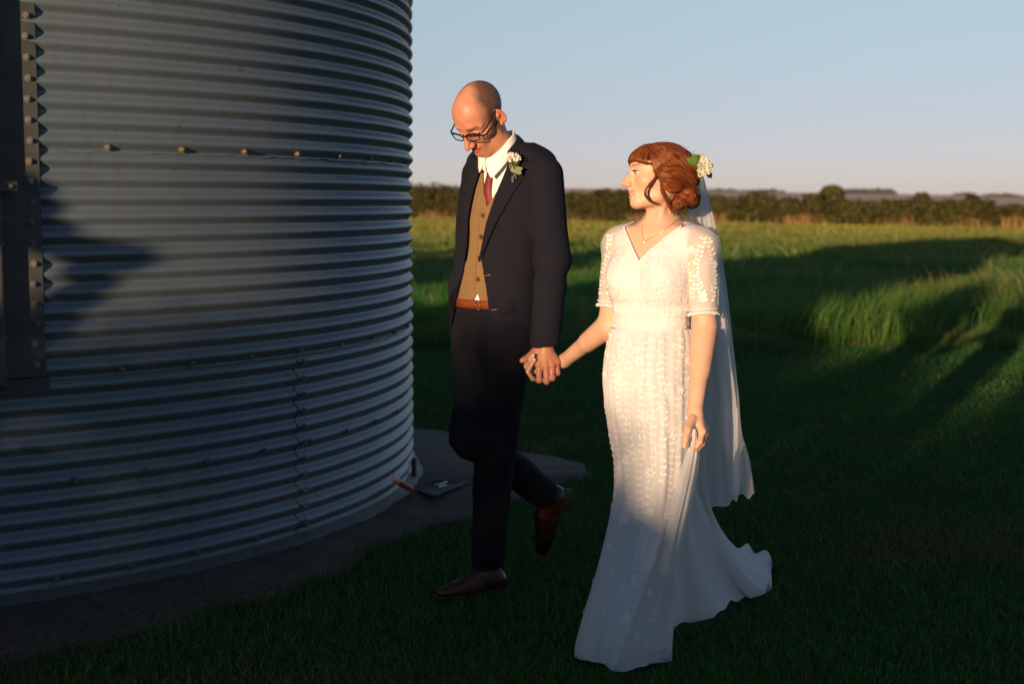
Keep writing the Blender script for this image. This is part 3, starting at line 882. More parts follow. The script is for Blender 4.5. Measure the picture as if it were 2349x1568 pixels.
# collar: a standing band turned down to two points
kc = g_world(.004, .062, 1.562)                                   # where the two wings meet above the knot
nd = (head_pt(0, -.03, -.05) - neck_b); nd = nd / np.linalg.norm(nd)
cen = neck_b + nd * .05
ex = gL - nd * (gL @ nd); ex /= np.linalg.norm(ex); ey = np.cross(nd, ex); ey = ey if ey @ gF > 0 else -ey
def ringpt(a, rr, h): return cen + ex * (math.sin(a) * rr * 1.0) + ey * (math.cos(a) * rr * 1.04) + nd * h
rows_t, rows_b, rows_i, rows_m = [], [], [], []
for k in range(61):
    a = R(177) * (1 - 2 * k / 60); ca, sa = math.cos(a), math.sin(a); da = abs(math.degrees(a))
    rr_ = .068 if ca > 0 else .054
    zt = (.046 if ca > 0 else .056) * ca + .012 * abs(sa)
    top = c_n + gL * sa * .0565 - gF * ca * rr_ + np.array([0, 0, zt])
    drop = np.interp(da, [0, 60, 110, 150, 177], [.038, .044, .056, .082, .010])
    fl_ = np.interp(da, [0, 60, 110, 150, 177], [.012, .018, .026, .026, .004])
    if a < 0: drop *= np.interp(da, [60, 140], [1, .75]); fl_ *= np.interp(da, [60, 140], [1, .25])
    side = gL * sa * 1.0 - gF * ca; side = side / np.linalg.norm(side)
    rows_i.append(top - side * .003 - np.array([0, 0, .045])); rows_t.append(top)
    rows_m.append(top + side * (fl_ * .62) - np.array([0, 0, drop * .38])); rows_b.append(top + side * fl_ - np.array([0, 0, drop]))
sheet("collar", [rows_i, rows_t, rows_m, rows_b], 121, 20, M_shirt, groom, thick=.002)
# tie
def fr(x, z, off=0.0): return g_world(x, loft_y(TT, x, z, -.008) + off, z)
m = MB(); 
tie_rows = []
for (z, x0, hw, off) in ((1.578, -.004, .0150, .022), (1.560, -.004, .0165, .026), (1.538, -.003, .0130, .021), (1.522, -.003, .0125, .014), (1.47, .002, .0165, .010), (1.43, .006, .019, .002), (1.39, .010, .021, -.010), (1.33, .010, .022, -.016)):
    tie_rows.append([fr(x0 - hw, z, off - .004), fr(x0 - hw * .5, z, off + .001), fr(x0, z, off + .003), fr(x0 + hw * .5, z, off + .001), fr(x0 + hw, z, off - .004)])
sheet("tie", tie_rows, 13, 50, M_tie, groom, thick=.004)

# --- waistcoat
def wc_cut(x, z):
    v = np.where(x > .012, (x - .012) * 1.55, (.012 - x) * 2.3) + 1.405
    return z - v
def waistcoat(P):
    l = g_local(P); x, y, z = l
    d = smax(loft(l, TT, .001), sh(x, z, 1.645), .02)
    d = np.maximum(d, -(loft(l, TT, -.0055)))
    d = np.where(y > -.02, smax(d, wc_cut(x, z) * .6, .002), np.maximum(d, z - 1.60))
    hem = 1.052 + .02 * np.clip((np.abs(x) - .03) / .1, 0, 1)
    notch = 1.104 - np.abs(x + .0) * 1.9
    hem = np.where(y > 0, np.maximum(hem, notch), hem)
    d = np.maximum(d, (hem - z) * .6)
    return np.maximum(d, -(np.linalg.norm((P - g_world(0, -.01, 1.56))[:, :2], axis=1) - .074))
wc = skin("waistcoat", waistcoat, (-.30, 4.9, 1.03), (.2, 5.34, 1.64), .0035, M_tweed, groom)
M_but = plain("horn_button", (.07, .045, .025), .3)
for z in (1.375, 1.300, 1.226, 1.150):
    b = MB(); p = g_world(.003, loft_y(TT, 0, z, .0015), z); b.disc(p, gF, .0085, .003, 16, .0075); b.disc(p + gF * .003, gF, .0045, .0006, 10)
    b.build("button", M_but, wc, False)
# front edge of the waistcoat
m = MB(); m.tube([g_world(-.012, loft_y(TT, -.012, z, .002), z) for z in np.linspace(1.11, 1.40, 14)], .0012, 5); m.build("front_edge", M_tweed, wc)

# --- belt
m = MB(); ring = []
Vb, Qb = [], []
for k in range(64):
    a = 2 * math.pi * k / 64; n = 2.2
    cx, sx_ = math.sin(a), math.cos(a)
    for (dz, o_) in ((1.047, .004), (1.047, .008), (1.077, .008), (1.077, .004)):
        A_, B_, Cc = .156 + o_, .109 + o_, .001
        r_ = 1 / ((abs(cx) / A_) ** n + (abs(sx_) / B_) ** n) ** (1 / n)
        Vb.append(g_world(cx * r_, sx_ * r_ + Cc, dz))
for k in range(64):
    for j in range(4):
        Qb.append((k * 4 + j, k * 4 + (j + 1) % 4, ((k + 1) % 64) * 4 + (j + 1) % 4, ((k + 1) % 64) * 4 + j))
belt = link("belt", mesh_np("belt", Vb, Qb, smooth=False), M_belt, groom); fix_normals(belt)
b = MB(); p = g_world(.018, .1195, 1.058)
for dz in (-.013, .013): b.tube([p - gL * .010 + np.array([0, 0, dz]), p + gL * .010 + np.array([0, 0, dz])], .0016, 6)
for dx in (-.010, .010): b.tube([p + gL * dx - np.array([0, 0, .013]), p + gL * dx + np.array([0, 0, .013])], .0016, 6)
b.build("buckle", plain("dull_buckle", (.22, .20, .17), .4, .8), belt)

# --- jacket
XL = np.array([(.84, .20), (.90, .145), (.97, .098), (1.06, .062), (1.145, .040), (1.21, .020), (1.305, .032), (1.406, .054), (1.515, .080), (1.60, .088)])
XR = np.array([(.84, -.20), (.95, -.17), (1.0, -.150), (1.06, -.122), (1.12, -.098), (1.18, -.076), (1.235, -.058), (1.305, -.056), (1.385, -.062), (1.515, -.050), (1.60, -.045)])
def jacket(P):
    l = g_local(P); x, y, z = l
    w1 = wob(P * np.array([1, 1, .8]), 16, 3) * .0028
    outer = smax(loft(l, JT, 0) + w1, sh(x, z, 1.660), .030)
    inner = smax(loft(l, JT, -.008) + w1, sh(x, z, 1.652), .030)
    outer = np.maximum(outer, .885 - z); 
    d = np.maximum(outer, -inner)
    xl = np.interp(z, XL[:, 0], XL[:, 1]); xr = np.interp(z, XR[:, 0], XR[:, 1])
    cut = np.maximum(np.maximum(x - xl, xr - x), .015 - y)            # negative inside the opening
    d = np.maximum(d, -cut)
    d = np.maximum(d, -(np.linalg.norm((P - g_world(0, -.012, 1.56))[:, :2], axis=1) - .078))
    # sleeves
    eb = np.sin(P[:, 2] * 75 + wob(P, 8, 2) * 2.5) * .0030 * (np.exp(-((P[:, 2] - 1.20) / .10) ** 2) + .5 * np.exp(-((P[:, 2] - .95) / .05) ** 2))
    sl = chain(P, [g_SL, g_EL, g_wrist + np.array([0, 0, .012])], [.068, .060, .0500], .03) + eb
    end = (P - (g_wrist + np.array([0, 0, .004]))) @ np.array([.14, 0, -1.0]) / 1.01
    sl = np.maximum(sl, end)
    sl = np.maximum(sl, -(np.maximum(chain(P, [g_EL, g_wrist + np.array([0, 0, .012])], [.050, .044], .02), -(end + .06))))
    sr = chain(P, [g_SR, g_ER, g_WR], [.066, .060, .052], .03) + eb
    fl = chain(P, [gp(1074, 620, 5.14), gp(1052, 676, 5.12), gp(1034, 716, 5.10), gp(1046, 730, 5.10)], [.045, .036, .010, .008], .015)
    fl = smin(fl, chain(P, [gp(1078, 600, 5.2), gp(1062, 650, 5.2), gp(1056, 710, 5.2)], [.05, .052, .035], .02), .03)
    s2 = smin(sr, fl, .03)
    s2 = np.maximum(s2, -(np.maximum(np.maximum(loft(l, JT, -.008), -cut - .10), -1)) * 0 + s2 * 0 - 1 * 0 - 9) if False else s2
    # keep the sleeves out of the chest opening
    s2 = np.maximum(s2, -cut)
    d = smin(d, sl, .014)
    return smin(d, s2, .014)
jk = skin("jacket", jacket, (-.42, 4.66, .72), (.28, 5.56, 1.68), .0042, M_suit, groom, lip=1.3, smooth=2)
# lapels and collar of the jacket
def jf(x, z, off=0.0): return g_world(x, loft_y(JT, x, z) + off, z)
zz = [1.215, 1.26, 1.31, 1.36, 1.41, 1.455, 1.50, 1.54, 1.575]
rows = []
for k, z in enumerate(zz):
    xi = np.interp(z, XL[:, 0], XL[:, 1]) - .004; wd_ = [.004, .018, .033, .045, .056, .066, .076, .084, .064][k]
    rows.append([jf(xi, z, .003), jf(xi + wd_ * .3, z, .010), jf(xi + wd_ * .7, z, .011), jf(xi + wd_, z, .007)])
sheet("lapel", rows, 16, 40, M_suit, jk, thick=.004)
rows = []
for k, z in enumerate(zz):
    xi = np.interp(z, XR[:, 0], XR[:, 1]) + .004; wd_ = [.004, .016, .03, .042, .052, .062, .070, .076, .06][k]
    rows.append([jf(xi, z, .003), jf(xi - wd_ * .3, z, .010), jf(xi - wd_ * .7, z, .011), jf(xi - wd_, z, .007)])
sheet("lapel", rows, 16, 40, M_suit, jk, thick=.004)
# collar: a fold running from one lapel round the back of the neck to the other
pts_o, pts_i, pts_m = [], [], []
for k in range(31):
    a = R(106) * (1 - 2 * k / 30); ca, sa = math.cos(a), math.sin(a); da = abs(math.degrees(a))
    rr_ = .068 if ca > 0 else .054
    zt = (.046 if ca > 0 else .056) * ca + .012 * abs(sa)
    side = gL * sa * 1.0 - gF * ca; side = side / np.linalg.norm(side)
    top = c_n + gL * sa * .0565 - gF * ca * rr_ + np.array([0, 0, zt])
    up_ = np.interp(da, [0, 50, 90, 122], [-.012, -.016, -.022, -.030])
    p_i = top + side * np.interp(da, [0, 60, 122], [.012, .016, .024]) + np.array([0, 0, up_])
    p_o = p_i + side * np.interp(da, [0, 50, 100, 122], [.022, .034, .046, .030] if a > 0 else [.022, .030, .022, .008]) - np.array([0, 0, np.interp(da, [0, 40, 90, 122], [.052, .036, .016, .012])])
    pts_i.append(p_i - side * .006 - np.array([0, 0, .03])); pts_m.append(p_i); pts_o.append(p_o)
sheet("collar", [pts_i, pts_m, [(a_ * .5 + b_ * .5) + np.array([0, 0, .006]) for a_, b_ in zip(pts_m, pts_o)], pts_o], 70, 14, M_suit, jk, thick=.004)
# pocket flap, buttonholes, cuff buttons
sheet("pocket_flap", [[jf(.115, 1.075, .005), jf(.145, 1.082, .005), jf(.175, 1.092, -.010)], [jf(.117, 1.03, .008), jf(.147, 1.036, .008), jf(.178, 1.045, -.008)]], 8, 4, M_suit, jk, thick=.004)
M_thread = plain("tan_thread", (.30, .20, .11), .8)
for z in (1.165, 1.045):
    xi = np.interp(z, XL[:, 0], XL[:, 1]) + .012
    b = MB(); b.tube([jf(xi, z, .0015), jf(xi + .022, z + .004, .0015)], .0013, 5); b.build("buttonhole", M_thread, jk)
cb = gp(1281, 748, 4.83)
for k in range(4):
    p = gp(1288 - k * 2.2, 743 + k * 11.5, 4.815)
    b = MB(); b.disc(p, (.8, -.6, 0), .0065, .004, 12, .005); b.build("cuff_button", M_black, jk, False)
# shirt cuff is hidden; ring on the third finger
rp_ = g_fing[2][0] * .32 + g_fing[2][1] * .68; ax_ = Vector(g_fing[2][1] - g_fing[2][0]).normalized()
b = MB(); q_ = ax_.to_track_quat('Z', 'Y').to_matrix()
b.tube([Vector(rp_) + q_ @ Vector((math.cos(a) * .0122, math.sin(a) * .0122, 0)) for a in np.linspace(0, 2 * math.pi, 25)], .0018, 6); b.build("wedding_ring", M_metal, groom)
# fingernails on the thumb
# --- glasses
gl = bpy.data.objects.new("glasses", None); C.objects.link(gl); gl.parent = groom
def hp(x, y, z): return tuple(head_pt(x, y, z))
frame = MB()
def lens_outline(s, n=40):
    out = []
    for k in range(n):
        a = 2 * math.pi * k / n; ca, sa = math.cos(a), math.sin(a)
        e = 2.0 / 3.6
        x = .0265 * math.copysign(abs(ca) ** e, ca); z = .0148 * math.copysign(abs(sa) ** e, sa)
        z = z * (1.0 + .12 * (x / .0265) * (1 if sa > 0 else .2)) + .0
        xx = .0345 + x
        out.append((s * xx, .1085 - 3.2 * (xx - .005) ** 2, -.0045 + z))
    return out
for s in (-1, 1):
    lo_ = lens_outline(s)
    frame.tube([hp(*p) for p in lo_ + [lo_[0]]], [.0021 + (.0013 if p[2] > .001 else 0) for p in lo_ + [lo_[0]]], 6, False)
frame.tube([hp(-.0095, .108, .001), hp(-.004, .1115, .004), hp(.004, .1115, .004), hp(.0095, .108, .001)], .0022, 6)
frame.build("frame", M_black, gl)
for s in (-1, 1):
    a = MB(); a.tube([hp(s * .0610, .096, .004), hp(s * .0725, .090, .005), hp(s * .0780, .060, .007), hp(s * .0800, .020, .017), hp(s * .0815, -.006, .024), hp(s * .0800, -.026, .010)], [.0028, .0030, .0028, .0026, .0024, .002], 6, True)
    a.build("temple", M_black, gl)
    b = MB(); lo_ = lens_outline(s); c0 = np.mean(np.array(lo_), 0)
    b.add([hp(*c0)] + [hp(*p) for p in lo_], [(0, k + 1, (k + 1) % 40 + 1) for k in range(40)]); b.build("lens", M_glass, gl)

# --- shoes
def shoe(name, heel, toe, up, parent, sole_up=.0):
    heel = np.asarray(heel, float); toe = np.asarray(toe, float)
    s = toe - heel; Ls = np.linalg.norm(s); s /= Ls
    up = np.asarray(up, float); up = up - s * (up @ s); up /= np.linalg.norm(up); w = np.cross(s, up)
    M_ = np.stack([s, w, up], 1); k = Ls / .285
    def f(P):
        q = ((P - heel) @ M_) / k
        d = ell(q, (.036, 0, .040), (.040, .034, .044))
        d = smin(d, chain(q, [(.04, 0, .040), (.13, 0, .040), (.20, 0, .030)], [.034, .033, .031], .02), .03)
        d = smin(d, chain(q, [(.050, 0, .058), (.11, 0, .064), (.16, 0, .046)], [.030, .026, .020], .02), .025)
        d = smin(d, ell(q, (.215, .002, .026), (.068, .040, .024)), .02)
        d = smin(d, ell(q, (.150, .004, .026), (.07, .045, .026)), .02)
        d = smax(d, .012 - q[:, 2], .006)
        # seams: toe cap and facing
        d = d + .0016 * np.exp(-((q[:, 0] - .212 - .10 * np.abs(q[:, 1]) * 0) / .0022) ** 2)
        d = d - .0012 * np.exp(-((q[:, 0] - .125 + .5 * np.abs(q[:, 1])) / .003) ** 2)
        return d * k
    pts = np.stack([heel, toe, heel + up * .14, toe + up * .1]); lo_ = pts.min(0) - .07; hi_ = pts.max(0) + .07
    o = skin(name, f, lo_, hi_, .003, M_shoe, parent)
    def fs(P):
        q = ((P - heel) @ M_) / k
        out = np.minimum(ell(q * np.array([1, 1, 0]) + np.array([0, 0, 0]), (.045, 0, 0), (.048, .036, 1)), 9)
        out = smin(out, ell(q * np.array([1, 1, 0]), (.185, .003, 0), (.103, .046, 1)), .05)
        slab = np.abs(q[:, 2] - .010) - .005
        d = np.maximum(out, slab)
        hl = np.maximum(np.maximum(ell(q * np.array([1, 1, 0]), (.045, 0, 0), (.046, .035, 1)), np.abs(q[:, 2] + .004) - .012), q[:, 0] - .075)
        return np.minimum(d, hl) * k
    skin("sole", fs, lo_, hi_, .003, M_sole, o)
    lc = MB()
    for j in range(4):
        a = .095 + j * .016; zt = np.interp(a, [.09, .16], [.101, .070])
        lc.tube([heel + M_ @ (np.array([a, y_, zt - 14 * y_ * y_]) * k) for y_ in (-.020, -.010, 0, .010, .020)], .0018, 5)
    lc.build("laces", M_sole, o)
    return o
sf_h, sf_t = G(1157, 1352, .012), G(1000, 1376, .012)
shoe("shoe", sf_h, sf_t, (0, 0, 1), groom)
shoe("shoe", gp(1302, 1122, 5.36), gp(1248, 1272, 5.44), (-.85, -.35, .25), groom)
# --- buttonhole flower
bt = bpy.data.objects.new("boutonniere", None); C.objects.link(bt); bt.parent = groom
bc = jf(.128, 1.535, .030)
M_gyp = plain("gypsophila", (.72, .68, .56), .7); M_green = leafy("sage_leaf", .6, .2); M_twine = plain("jute_twine", (.42, .27, .12), .9); M_lav = plain("lavender", (.16, .13, .24), .8)
r2 = np.random.default_rng(5)
bR = gL * .98 + np.array([0, 0, .0]); bU = np.array([0, 0, 1.0]); bN = gF * .8 + gL * .6
m = MB(); st = MB()
for k in range(64):
    a = r2.uniform(-1.1, 1.1); q = r2.uniform(.25, 1)
    p = bc + bR * (math.sin(a) * .042 * q) + bU * (.020 + .034 * math.cos(a) * q) + bN * r2.uniform(-.004, .016)
    m.ball(p, r2.uniform(.0028, .0052), 7, 5)
    st.tube([bc - bU * .012, p], .0007, 4, False)
m.build("flower", M_gyp, bt)
for k in range(9): st.tube([bc - bU * .005, bc + bR * r2.uniform(-.008, .012) - bU * r2.uniform(.022, .040) + bN * .003], .0012, 5)
st_o = st.build("stem", M_green, bt); vcol(st_o.data, (.10, .16, .04))
def leaf(m, c, d, n, L, wd_):
    d = np.asarray(d, float); d /= np.linalg.norm(d); n = np.asarray(n, float); w = np.cross(d, n); w /= np.linalg.norm(w)
    P_ = [c, c + d * L * .35 + w * wd_, c + d * L * .75 + w * wd_ * .8, c + d * L, c + d * L * .75 - w * wd_ * .8, c + d * L * .35 - w * wd_, c + d * L * .5 + n * wd_ * .25]
    m.add(P_, [(0, 1, 6), (1, 2, 6), (2, 3, 6), (3, 4, 6), (4, 5, 6), (5, 0, 6)])
for (ar, au, L) in ((.9, .15, .040), (.75, -.25, .036), (1.0, .35, .030), (-.7, .2, .02)):
    m = MB(); leaf(m, bc - bU * .004 + bN * .008, bR * ar + bU * au, bN, L, .0085); o = m.build("leaf", M_green, bt); vcol(o.data, (.22, .28, .16))
m = MB()
for k in range(3): m.tube([bc - bU * .010 + bR * math.cos(a) * .007 + bN * (math.sin(a) * .006 + .003) + bU * k * .0025 for a in np.linspace(0, 6.28, 13)], .0016, 5)
m.tube([bc - bU * .008 + bN * .008, bc - bR * .02 + bU * .006 + bN * .010, bc - bR * .024 + bU * .016 + bN * .008, bc - bR * .012 + bU * .014 + bN * .010, bc - bU * .006 + bN * .010], .0016, 5)
m.build("twine", M_twine, bt)
m = MB()
for k in range(24):
    a = k * 2.4; m.ball(bc - bR * .008 - bU * (.024 + .0009 * k) + bR * math.cos(a) * .003 + bN * (math.sin(a) * .003 + .006), .0022, 6, 4)
m.build("lavender", M_lav, bt)
# ------------------------------------------------------------------ the bride
M_skin_f = skin_mat("skin_woman", .30)
bride = thing("person", "red haired woman in white embroidered wedding dress and veil, lifting her skirt with one hand", "person")
BH = W(1508, 401, 4.50); BM = rot(80, -3, 9); BS = .94
headf = make_head(True)
def bhp(x, y, z): return BH + BM @ (np.array([x, y, z]) * BS)
BY = 36.0; BD = 4.52
bL = np.array([math.cos(R(BY)), -math.sin(R(BY)), 0]); bF = np.array([-math.sin(R(BY)), -math.cos(R(BY)), 0])
def b_axis(z): return np.interp(z, [.70, .95, 1.02, 1.20, 1.34, 1.42], [.445, .440, .444, .456, .470, .476]) 
def b_local(P):
    x = P[:, 0] - b_axis(P[:, 2]); y = P[:, 1] - BD
    return x * bL[0] + y * bL[1], x * bF[0] + y * bF[1], P[:, 2]
def b_world(x, y, z): return np.array([b_axis(z) + x * bL[0] + y * bF[0], BD + x * bL[1] + y * bF[1], z])
BT = [(.70, .165, .130, -.02), (.86, .162, .128, -.022), (.95, .142, .108, -.01), (1.02, .124, .092, 0), (1.10, .130, .096, .004), (1.18, .140, .100, .004), (1.27, .150, .094, 0), (1.34, .150, .078, -.006), (1.40, .12, .06, -.014)]
bsh = lambda x, z: (z - (1.386 - .33 * np.abs(x))) * .94
b_SL, b_EL, b_WL = W(1606, 566, 4.43), W(1616, 752, 4.40), W(1594, 945, 4.27)
b_SR, b_ER, b_WR = W(1424, 562, 4.60), W(1397, 746, 4.58), W(1296, 826, 4.795)
b_neck = b_world(-.005, -.015, 1.385)
bl_f = [[W(*p) for p in f] for f in (
    [(1611, 990, 4.222), (1606, 1013, 4.205), (1598, 1024, 4.206), (1591, 1026, 4.220)],
    [(1616, 993, 4.240), (1611, 1016, 4.222), (1602, 1027, 4.216), (1594, 1029, 4.226)],
    [(1618, 991, 4.260), (1614, 1012, 4.244), (1605, 1022, 4.232), (1597, 1024, 4.238)],
    [(1617, 985, 4.280), (1613, 1003, 4.266), (1606, 1012, 4.250), (1599, 1014, 4.252)])]
bl_t = [W(*p) for p in [(1588, 962, 4.240), (1578, 985, 4.205), (1573, 1006, 4.190), (1570, 1022, 4.190)]]
br_f = [[W(*p) for p in f] for f in (
    [(1258, 838, 4.808), (1213, 842, 4.800), (1209, 832, 4.778), (1223, 815, 4.752)],
    [(1258, 844, 4.812), (1217, 856, 4.800), (1214, 845, 4.772), (1226, 825, 4.750)],
    [(1258, 850, 4.815), (1236, 872, 4.798), (1222, 868, 4.778), (1211, 853, 4.766)],
    [(1262, 852, 4.822), (1212, 850, 4.806), (1207, 840, 4.790), (1207, 831, 4.780)])]
def hand_b(P, wrist, fing, thumb, rad=(.0092, .0088, .0078, .0068)):
    d = None
    for f in fing:
        c = chain(P, f, rad, .004); d = c if d is None else np.minimum(d, c)
    palm = None
    for f in fing:
        c = cone(P, wrist, f[0], .0165, .0115); palm = c if palm is None else smin(palm, c, .012)
    d = smin(d, palm, .007)
    for f in fing: d = smin(d, np.linalg.norm(P - f[0] - (f[0] - f[2]) * .06, axis=1) - .0105, .006)
    if thumb is not None: d = smin(d, chain(P, thumb, [.0145, .0112, .0100, .0085], .006), .010)
    return d
def bust(P):
    d = None
    for s in (-1, 1):
        c = np.linalg.norm((P - b_world(s * .066, .062, 1.185)) / np.array([1, 1, 1.08]), axis=1) - .062
        d = c if d is None else smin(d, c, .02)
    return d
def b_torso(P, off=0.0):
    l = b_local(P)
    d = smax(loft(l, BT, off, 2.2), bsh(l[0], l[2]) - off, .035)
    return smin(d, bust(P) - off, .045)
def b_arm_l(P, off=0.0): 
    a = chain(P, [b_SL, b_EL, b_WL], [.047 + off, .0365 + off, .0228 + off], .02)
    return smin(a, cone(P, b_EL + (b_WL - b_EL) * .15, b_EL + (b_WL - b_EL) * .5, .0345 + off, .0285 + off), .02)
def b_arm_r(P, off=0.0):
    a = chain(P, [b_SR, b_ER, b_WR], [.046 + off, .0355 + off, .0225 + off], .02)
    return smin(a, cone(P, b_ER + (b_WR - b_ER) * .12, b_ER + (b_WR - b_ER) * .45, .0330 + off, .0275 + off), .02)
def bride_body(P):
    q = ((P - BH) @ BM) / BS
    d = headf(q) * BS
    nk = chain(P, [bhp(0, -.022, -.055), b_neck], [.0450, .047], .02)
    nk = smin(nk, cone(P, bhp(.048, -.025, -.050), b_world(.018, .040, 1.375), .008, .008), .018)
    nk = smin(nk, cone(P, bhp(-.048, -.02, -.050), b_world(-.018, .040, 1.375), .008, .008), .018)
    nk = smin(nk, cone(P, b_neck + np.array([0, 0, -.012]), b_SL + np.array([-.03, 0, -.006]), .032, .028), .04)
    nk = smin(nk, cone(P, b_neck + np.array([0, 0, -.016]), b_SR + np.array([.03, 0, -.006]), .030, .028), .035)
    d = smin(d, nk, .022)
    t = b_torso(P, -.006)
    t = smax(t, .80 - P[:, 2], .02)
    for s in (-1, 1):
        t = smin(t, cone(P, b_world(s * .016, .060, 1.322), b_world(s * .095, .040, 1.336), .006, .005), .025)
    d = smin(d, t, .035)
    d = smin(d, b_arm_l(P), .035); d = smin(d, b_arm_r(P), .035)
    for (w, fi, th_) in ((b_WL, bl_f, bl_t), (b_WR, br_f, None)):
        near = np.linalg.norm(P - (w + fi[1][1]) / 2, axis=1) < .15
        if near.any():
            d2 = d.copy(); d2[near] = smin(d[near], hand_b(P[near], w, fi, th_), .012); d = d2
    return d
def bride_col(V):
    q = ((V - BH) @ BM) / BS; x, y, z = np.abs(q[:, 0]), q[:, 1], q[:, 2]
    n = len(V); c = np.tile(np.array([.66, .40, .27]), (n, 1)); hd = np.linalg.norm(q, axis=1) < .16
    st = lambda e0, e1, v: np.clip((v - e0) / (e1 - e0), 0, 1)
    def blend(m, col):
        nonlocal c; m = np.clip(m, 0, 1)[:, None] * hd[:, None]; c = c * (1 - m) + np.array(col) * m
    blend(np.exp(-(((x - .045) / .02) ** 2 + ((z + .035) / .02) ** 2)) * .35, (.66, .27, .17))
    blend(np.exp(-((x / .016) ** 2 + ((y - .12) / .016) ** 2 + ((z + .036) / .012) ** 2)) * .35, (.66, .26, .16))
    lipc = np.maximum(np.exp(-((z + .0650) / .0050) ** 4), np.exp(-((z + .0785 - .28 * x) / .0056) ** 4)) * st(.027, .020, x) * st(.072, .080, y)
    blend(lipc * .85, (.56, .17, .13))
    teeth = np.exp(-((z + .0715 - .08 * x) / .0022) ** 4) * st(.022, .018, x) * st(.072, .080, y)
    blend(teeth * .9, (.62, .52, .42))
    brow = np.exp(-((z - .0225 + .12 * np.maximum(x - .036, 0)) / .0032) ** 2) * st(.012, .018, x) * st(.056, .046, x) * st(.05, .06, y)
    blend(brow * .8, (.16, .07, .03))
    eye = np.exp(-(((x - .031) / .0125) ** 2 + ((z + .0035) / .0036) ** 2) ** 2) * st(.066, .074, y)
    blend(eye * .95, (.55, .50, .46))
    iris = np.exp(-(((x - .030) / .0075) ** 2 + ((z + .0030) / .0050) ** 2) ** 3) * st(.066, .074, y); blend(iris, (.03, .022, .016))
    lash = np.exp(-((z - .0022 + .10 * np.maximum(x - .038, 0)) / .0019) ** 2) * st(.015, .019, x) * st(.048, .043, x) * st(.062, .072, y)
    blend(lash * .95, (.02, .012, .010))
    low = np.exp(-((z + .0085) / .0011) ** 2) * st(.018, .022, x) * st(.046, .042, x) * st(.062, .072, y); blend(low * .5, (.08, .04, .03))
    blend(st(.070, .078, x) * .4, (.66, .28, .18))
    for f in br_f + bl_f:
        m = np.exp(-(np.linalg.norm(V - f[1], axis=1) / .010) ** 2)[:, None] * .35; c = c * (1 - m) + np.array([.62, .27, .18]) * m
    for tip, off in ((br_f[0][3], (.001, -.007, .003)), (br_f[1][3], (.001, -.007, .003)), (br_f[2][3], (-.002, -.006, .003)), (bl_t[3], (0, -.008, -.002))):
        m = np.exp(-(np.linalg.norm(V - tip - np.array(off), axis=1) / .0062) ** 4)[:, None] * .75; c = c * (1 - m) + np.array([.80, .60, .52]) * m
    return c
V1, Q1 = surf(bride_body, (.02, 4.02, .66), (.70, 5.02, 1.60), .0025)
V1 = relax(V1, Q1, 1, .4)
me = mesh_np("body", V1, Q1); vcol(me, bride_col(V1)); link("body", me, M_skin_f, bride)

# ------------------------------------------------------------------ the dress
def fabric(name, col, alpha=1.0, rough=.75, trans=.25):
    t = NT(name); wv = t.noise(1400, 2, .5); n1 = t.noise(24, 4, .55)
    t.set(Base_Color=tuple(col) + (1,), Roughness=rough); t.p.inputs["Specular IOR Level"].default_value = .25
    b = t.bump(n1, .35, .008); t.bump(wv, .15, .0006, b)
    tl = t.node("ShaderNodeBsdfTranslucent"); tl.inputs[0].default_value = tuple(col) + (1,)
    m1 = t.node("ShaderNodeMixShader", i_0=trans); t.link(t.p.outputs[0], m1.inputs[1]); t.link(tl.outputs[0], m1.inputs[2])
    out = m1.outputs[0]
    if alpha < 1:
        tr = t.node("ShaderNodeBsdfTransparent"); lw = t.node("ShaderNodeLayerWeight", i_Blend=.35)
        mr = t.node("ShaderNodeMapRange", i_3=alpha, i_4=min(1, alpha + .22)); t.link(lw.outputs["Facing"], mr.inputs[0])
        m2 = t.node("ShaderNodeMixShader"); t.link(mr.outputs[0], m2.inputs[0]); t.link(tr.outputs[0], m2.inputs[1]); t.link(out, m2.inputs[2]); out = m2.outputs[0]
    t.link(out, t.n["Material Output"].inputs[0]); return t.m
M_dress = fabric("ivory_chiffon", (.76, .765, .77), 1, .8, .15)
M_sheer = fabric("sheer_chiffon", (.79, .795, .80), .80, .7, .2)
M_sleeve = fabric("sheer_sleeve_tulle", (.80, .79, .765), .50, .7, .2)
M_train = fabric("train_chiffon", (.84, .85, .86), .92, .75, .3)
M_veil = fabric("veil_tulle", (.90, .91, .93), .58, .6, .5)
M_veil2 = fabric("veil_edge_cord", (.85, .85, .84), 1, .6, .2)
M_emb = fabric("embroidery_thread", (.84, .84, .83), 1, .55, .1)
def neck_cut(l):
    x, y, z = l
    f = z - (1.236 + 1.22 * np.abs(x) - 1.6 * x * x)
    b = z - 1.345
    return np.where(y > -.01, f * .62, b)
def sl_end(P, S, E, t0):
    u = (E - S) / np.linalg.norm(E - S); return (P - (S + (E - S) * t0)) @ u
def bodice(P):
    l = b_local(P)
    d = b_torso(P, .004)
    d = smin(d, cone(P, b_neck + np.array([0, 0, -.012]), b_SL + np.array([-.03, 0, -.006]), .036, .032), .04)
    d = smin(d, cone(P, b_neck + np.array([0, 0, -.016]), b_SR + np.array([.03, 0, -.006]), .034, .032), .035)
    d = d + wob(P * np.array([1, 1, 1.6]), 38, 9) * .0012 + np.sin(P[:, 2] * 120 + wob(P, 10, 4) * 3) * .0013 * np.exp(-((P[:, 2] - 1.07) / .05) ** 2)
    for (S, E) in ((b_SL, b_EL), (b_SR, b_ER)):                      # room for the arms
        u = (E - S) / np.linalg.norm(E - S)
        d = np.where((np.abs(l[0]) > .12) & (l[2] > 1.16), np.maximum(d, 0 * d), d) if False else d
    d = smax(d, neck_cut(l), .004)
    return np.maximum(d, 1.012 - l[2])
bod = skin("bodice", bodice, (.14, 4.20, .98), (.72, 4.80, 1.46), .0032, M_dress, bride)
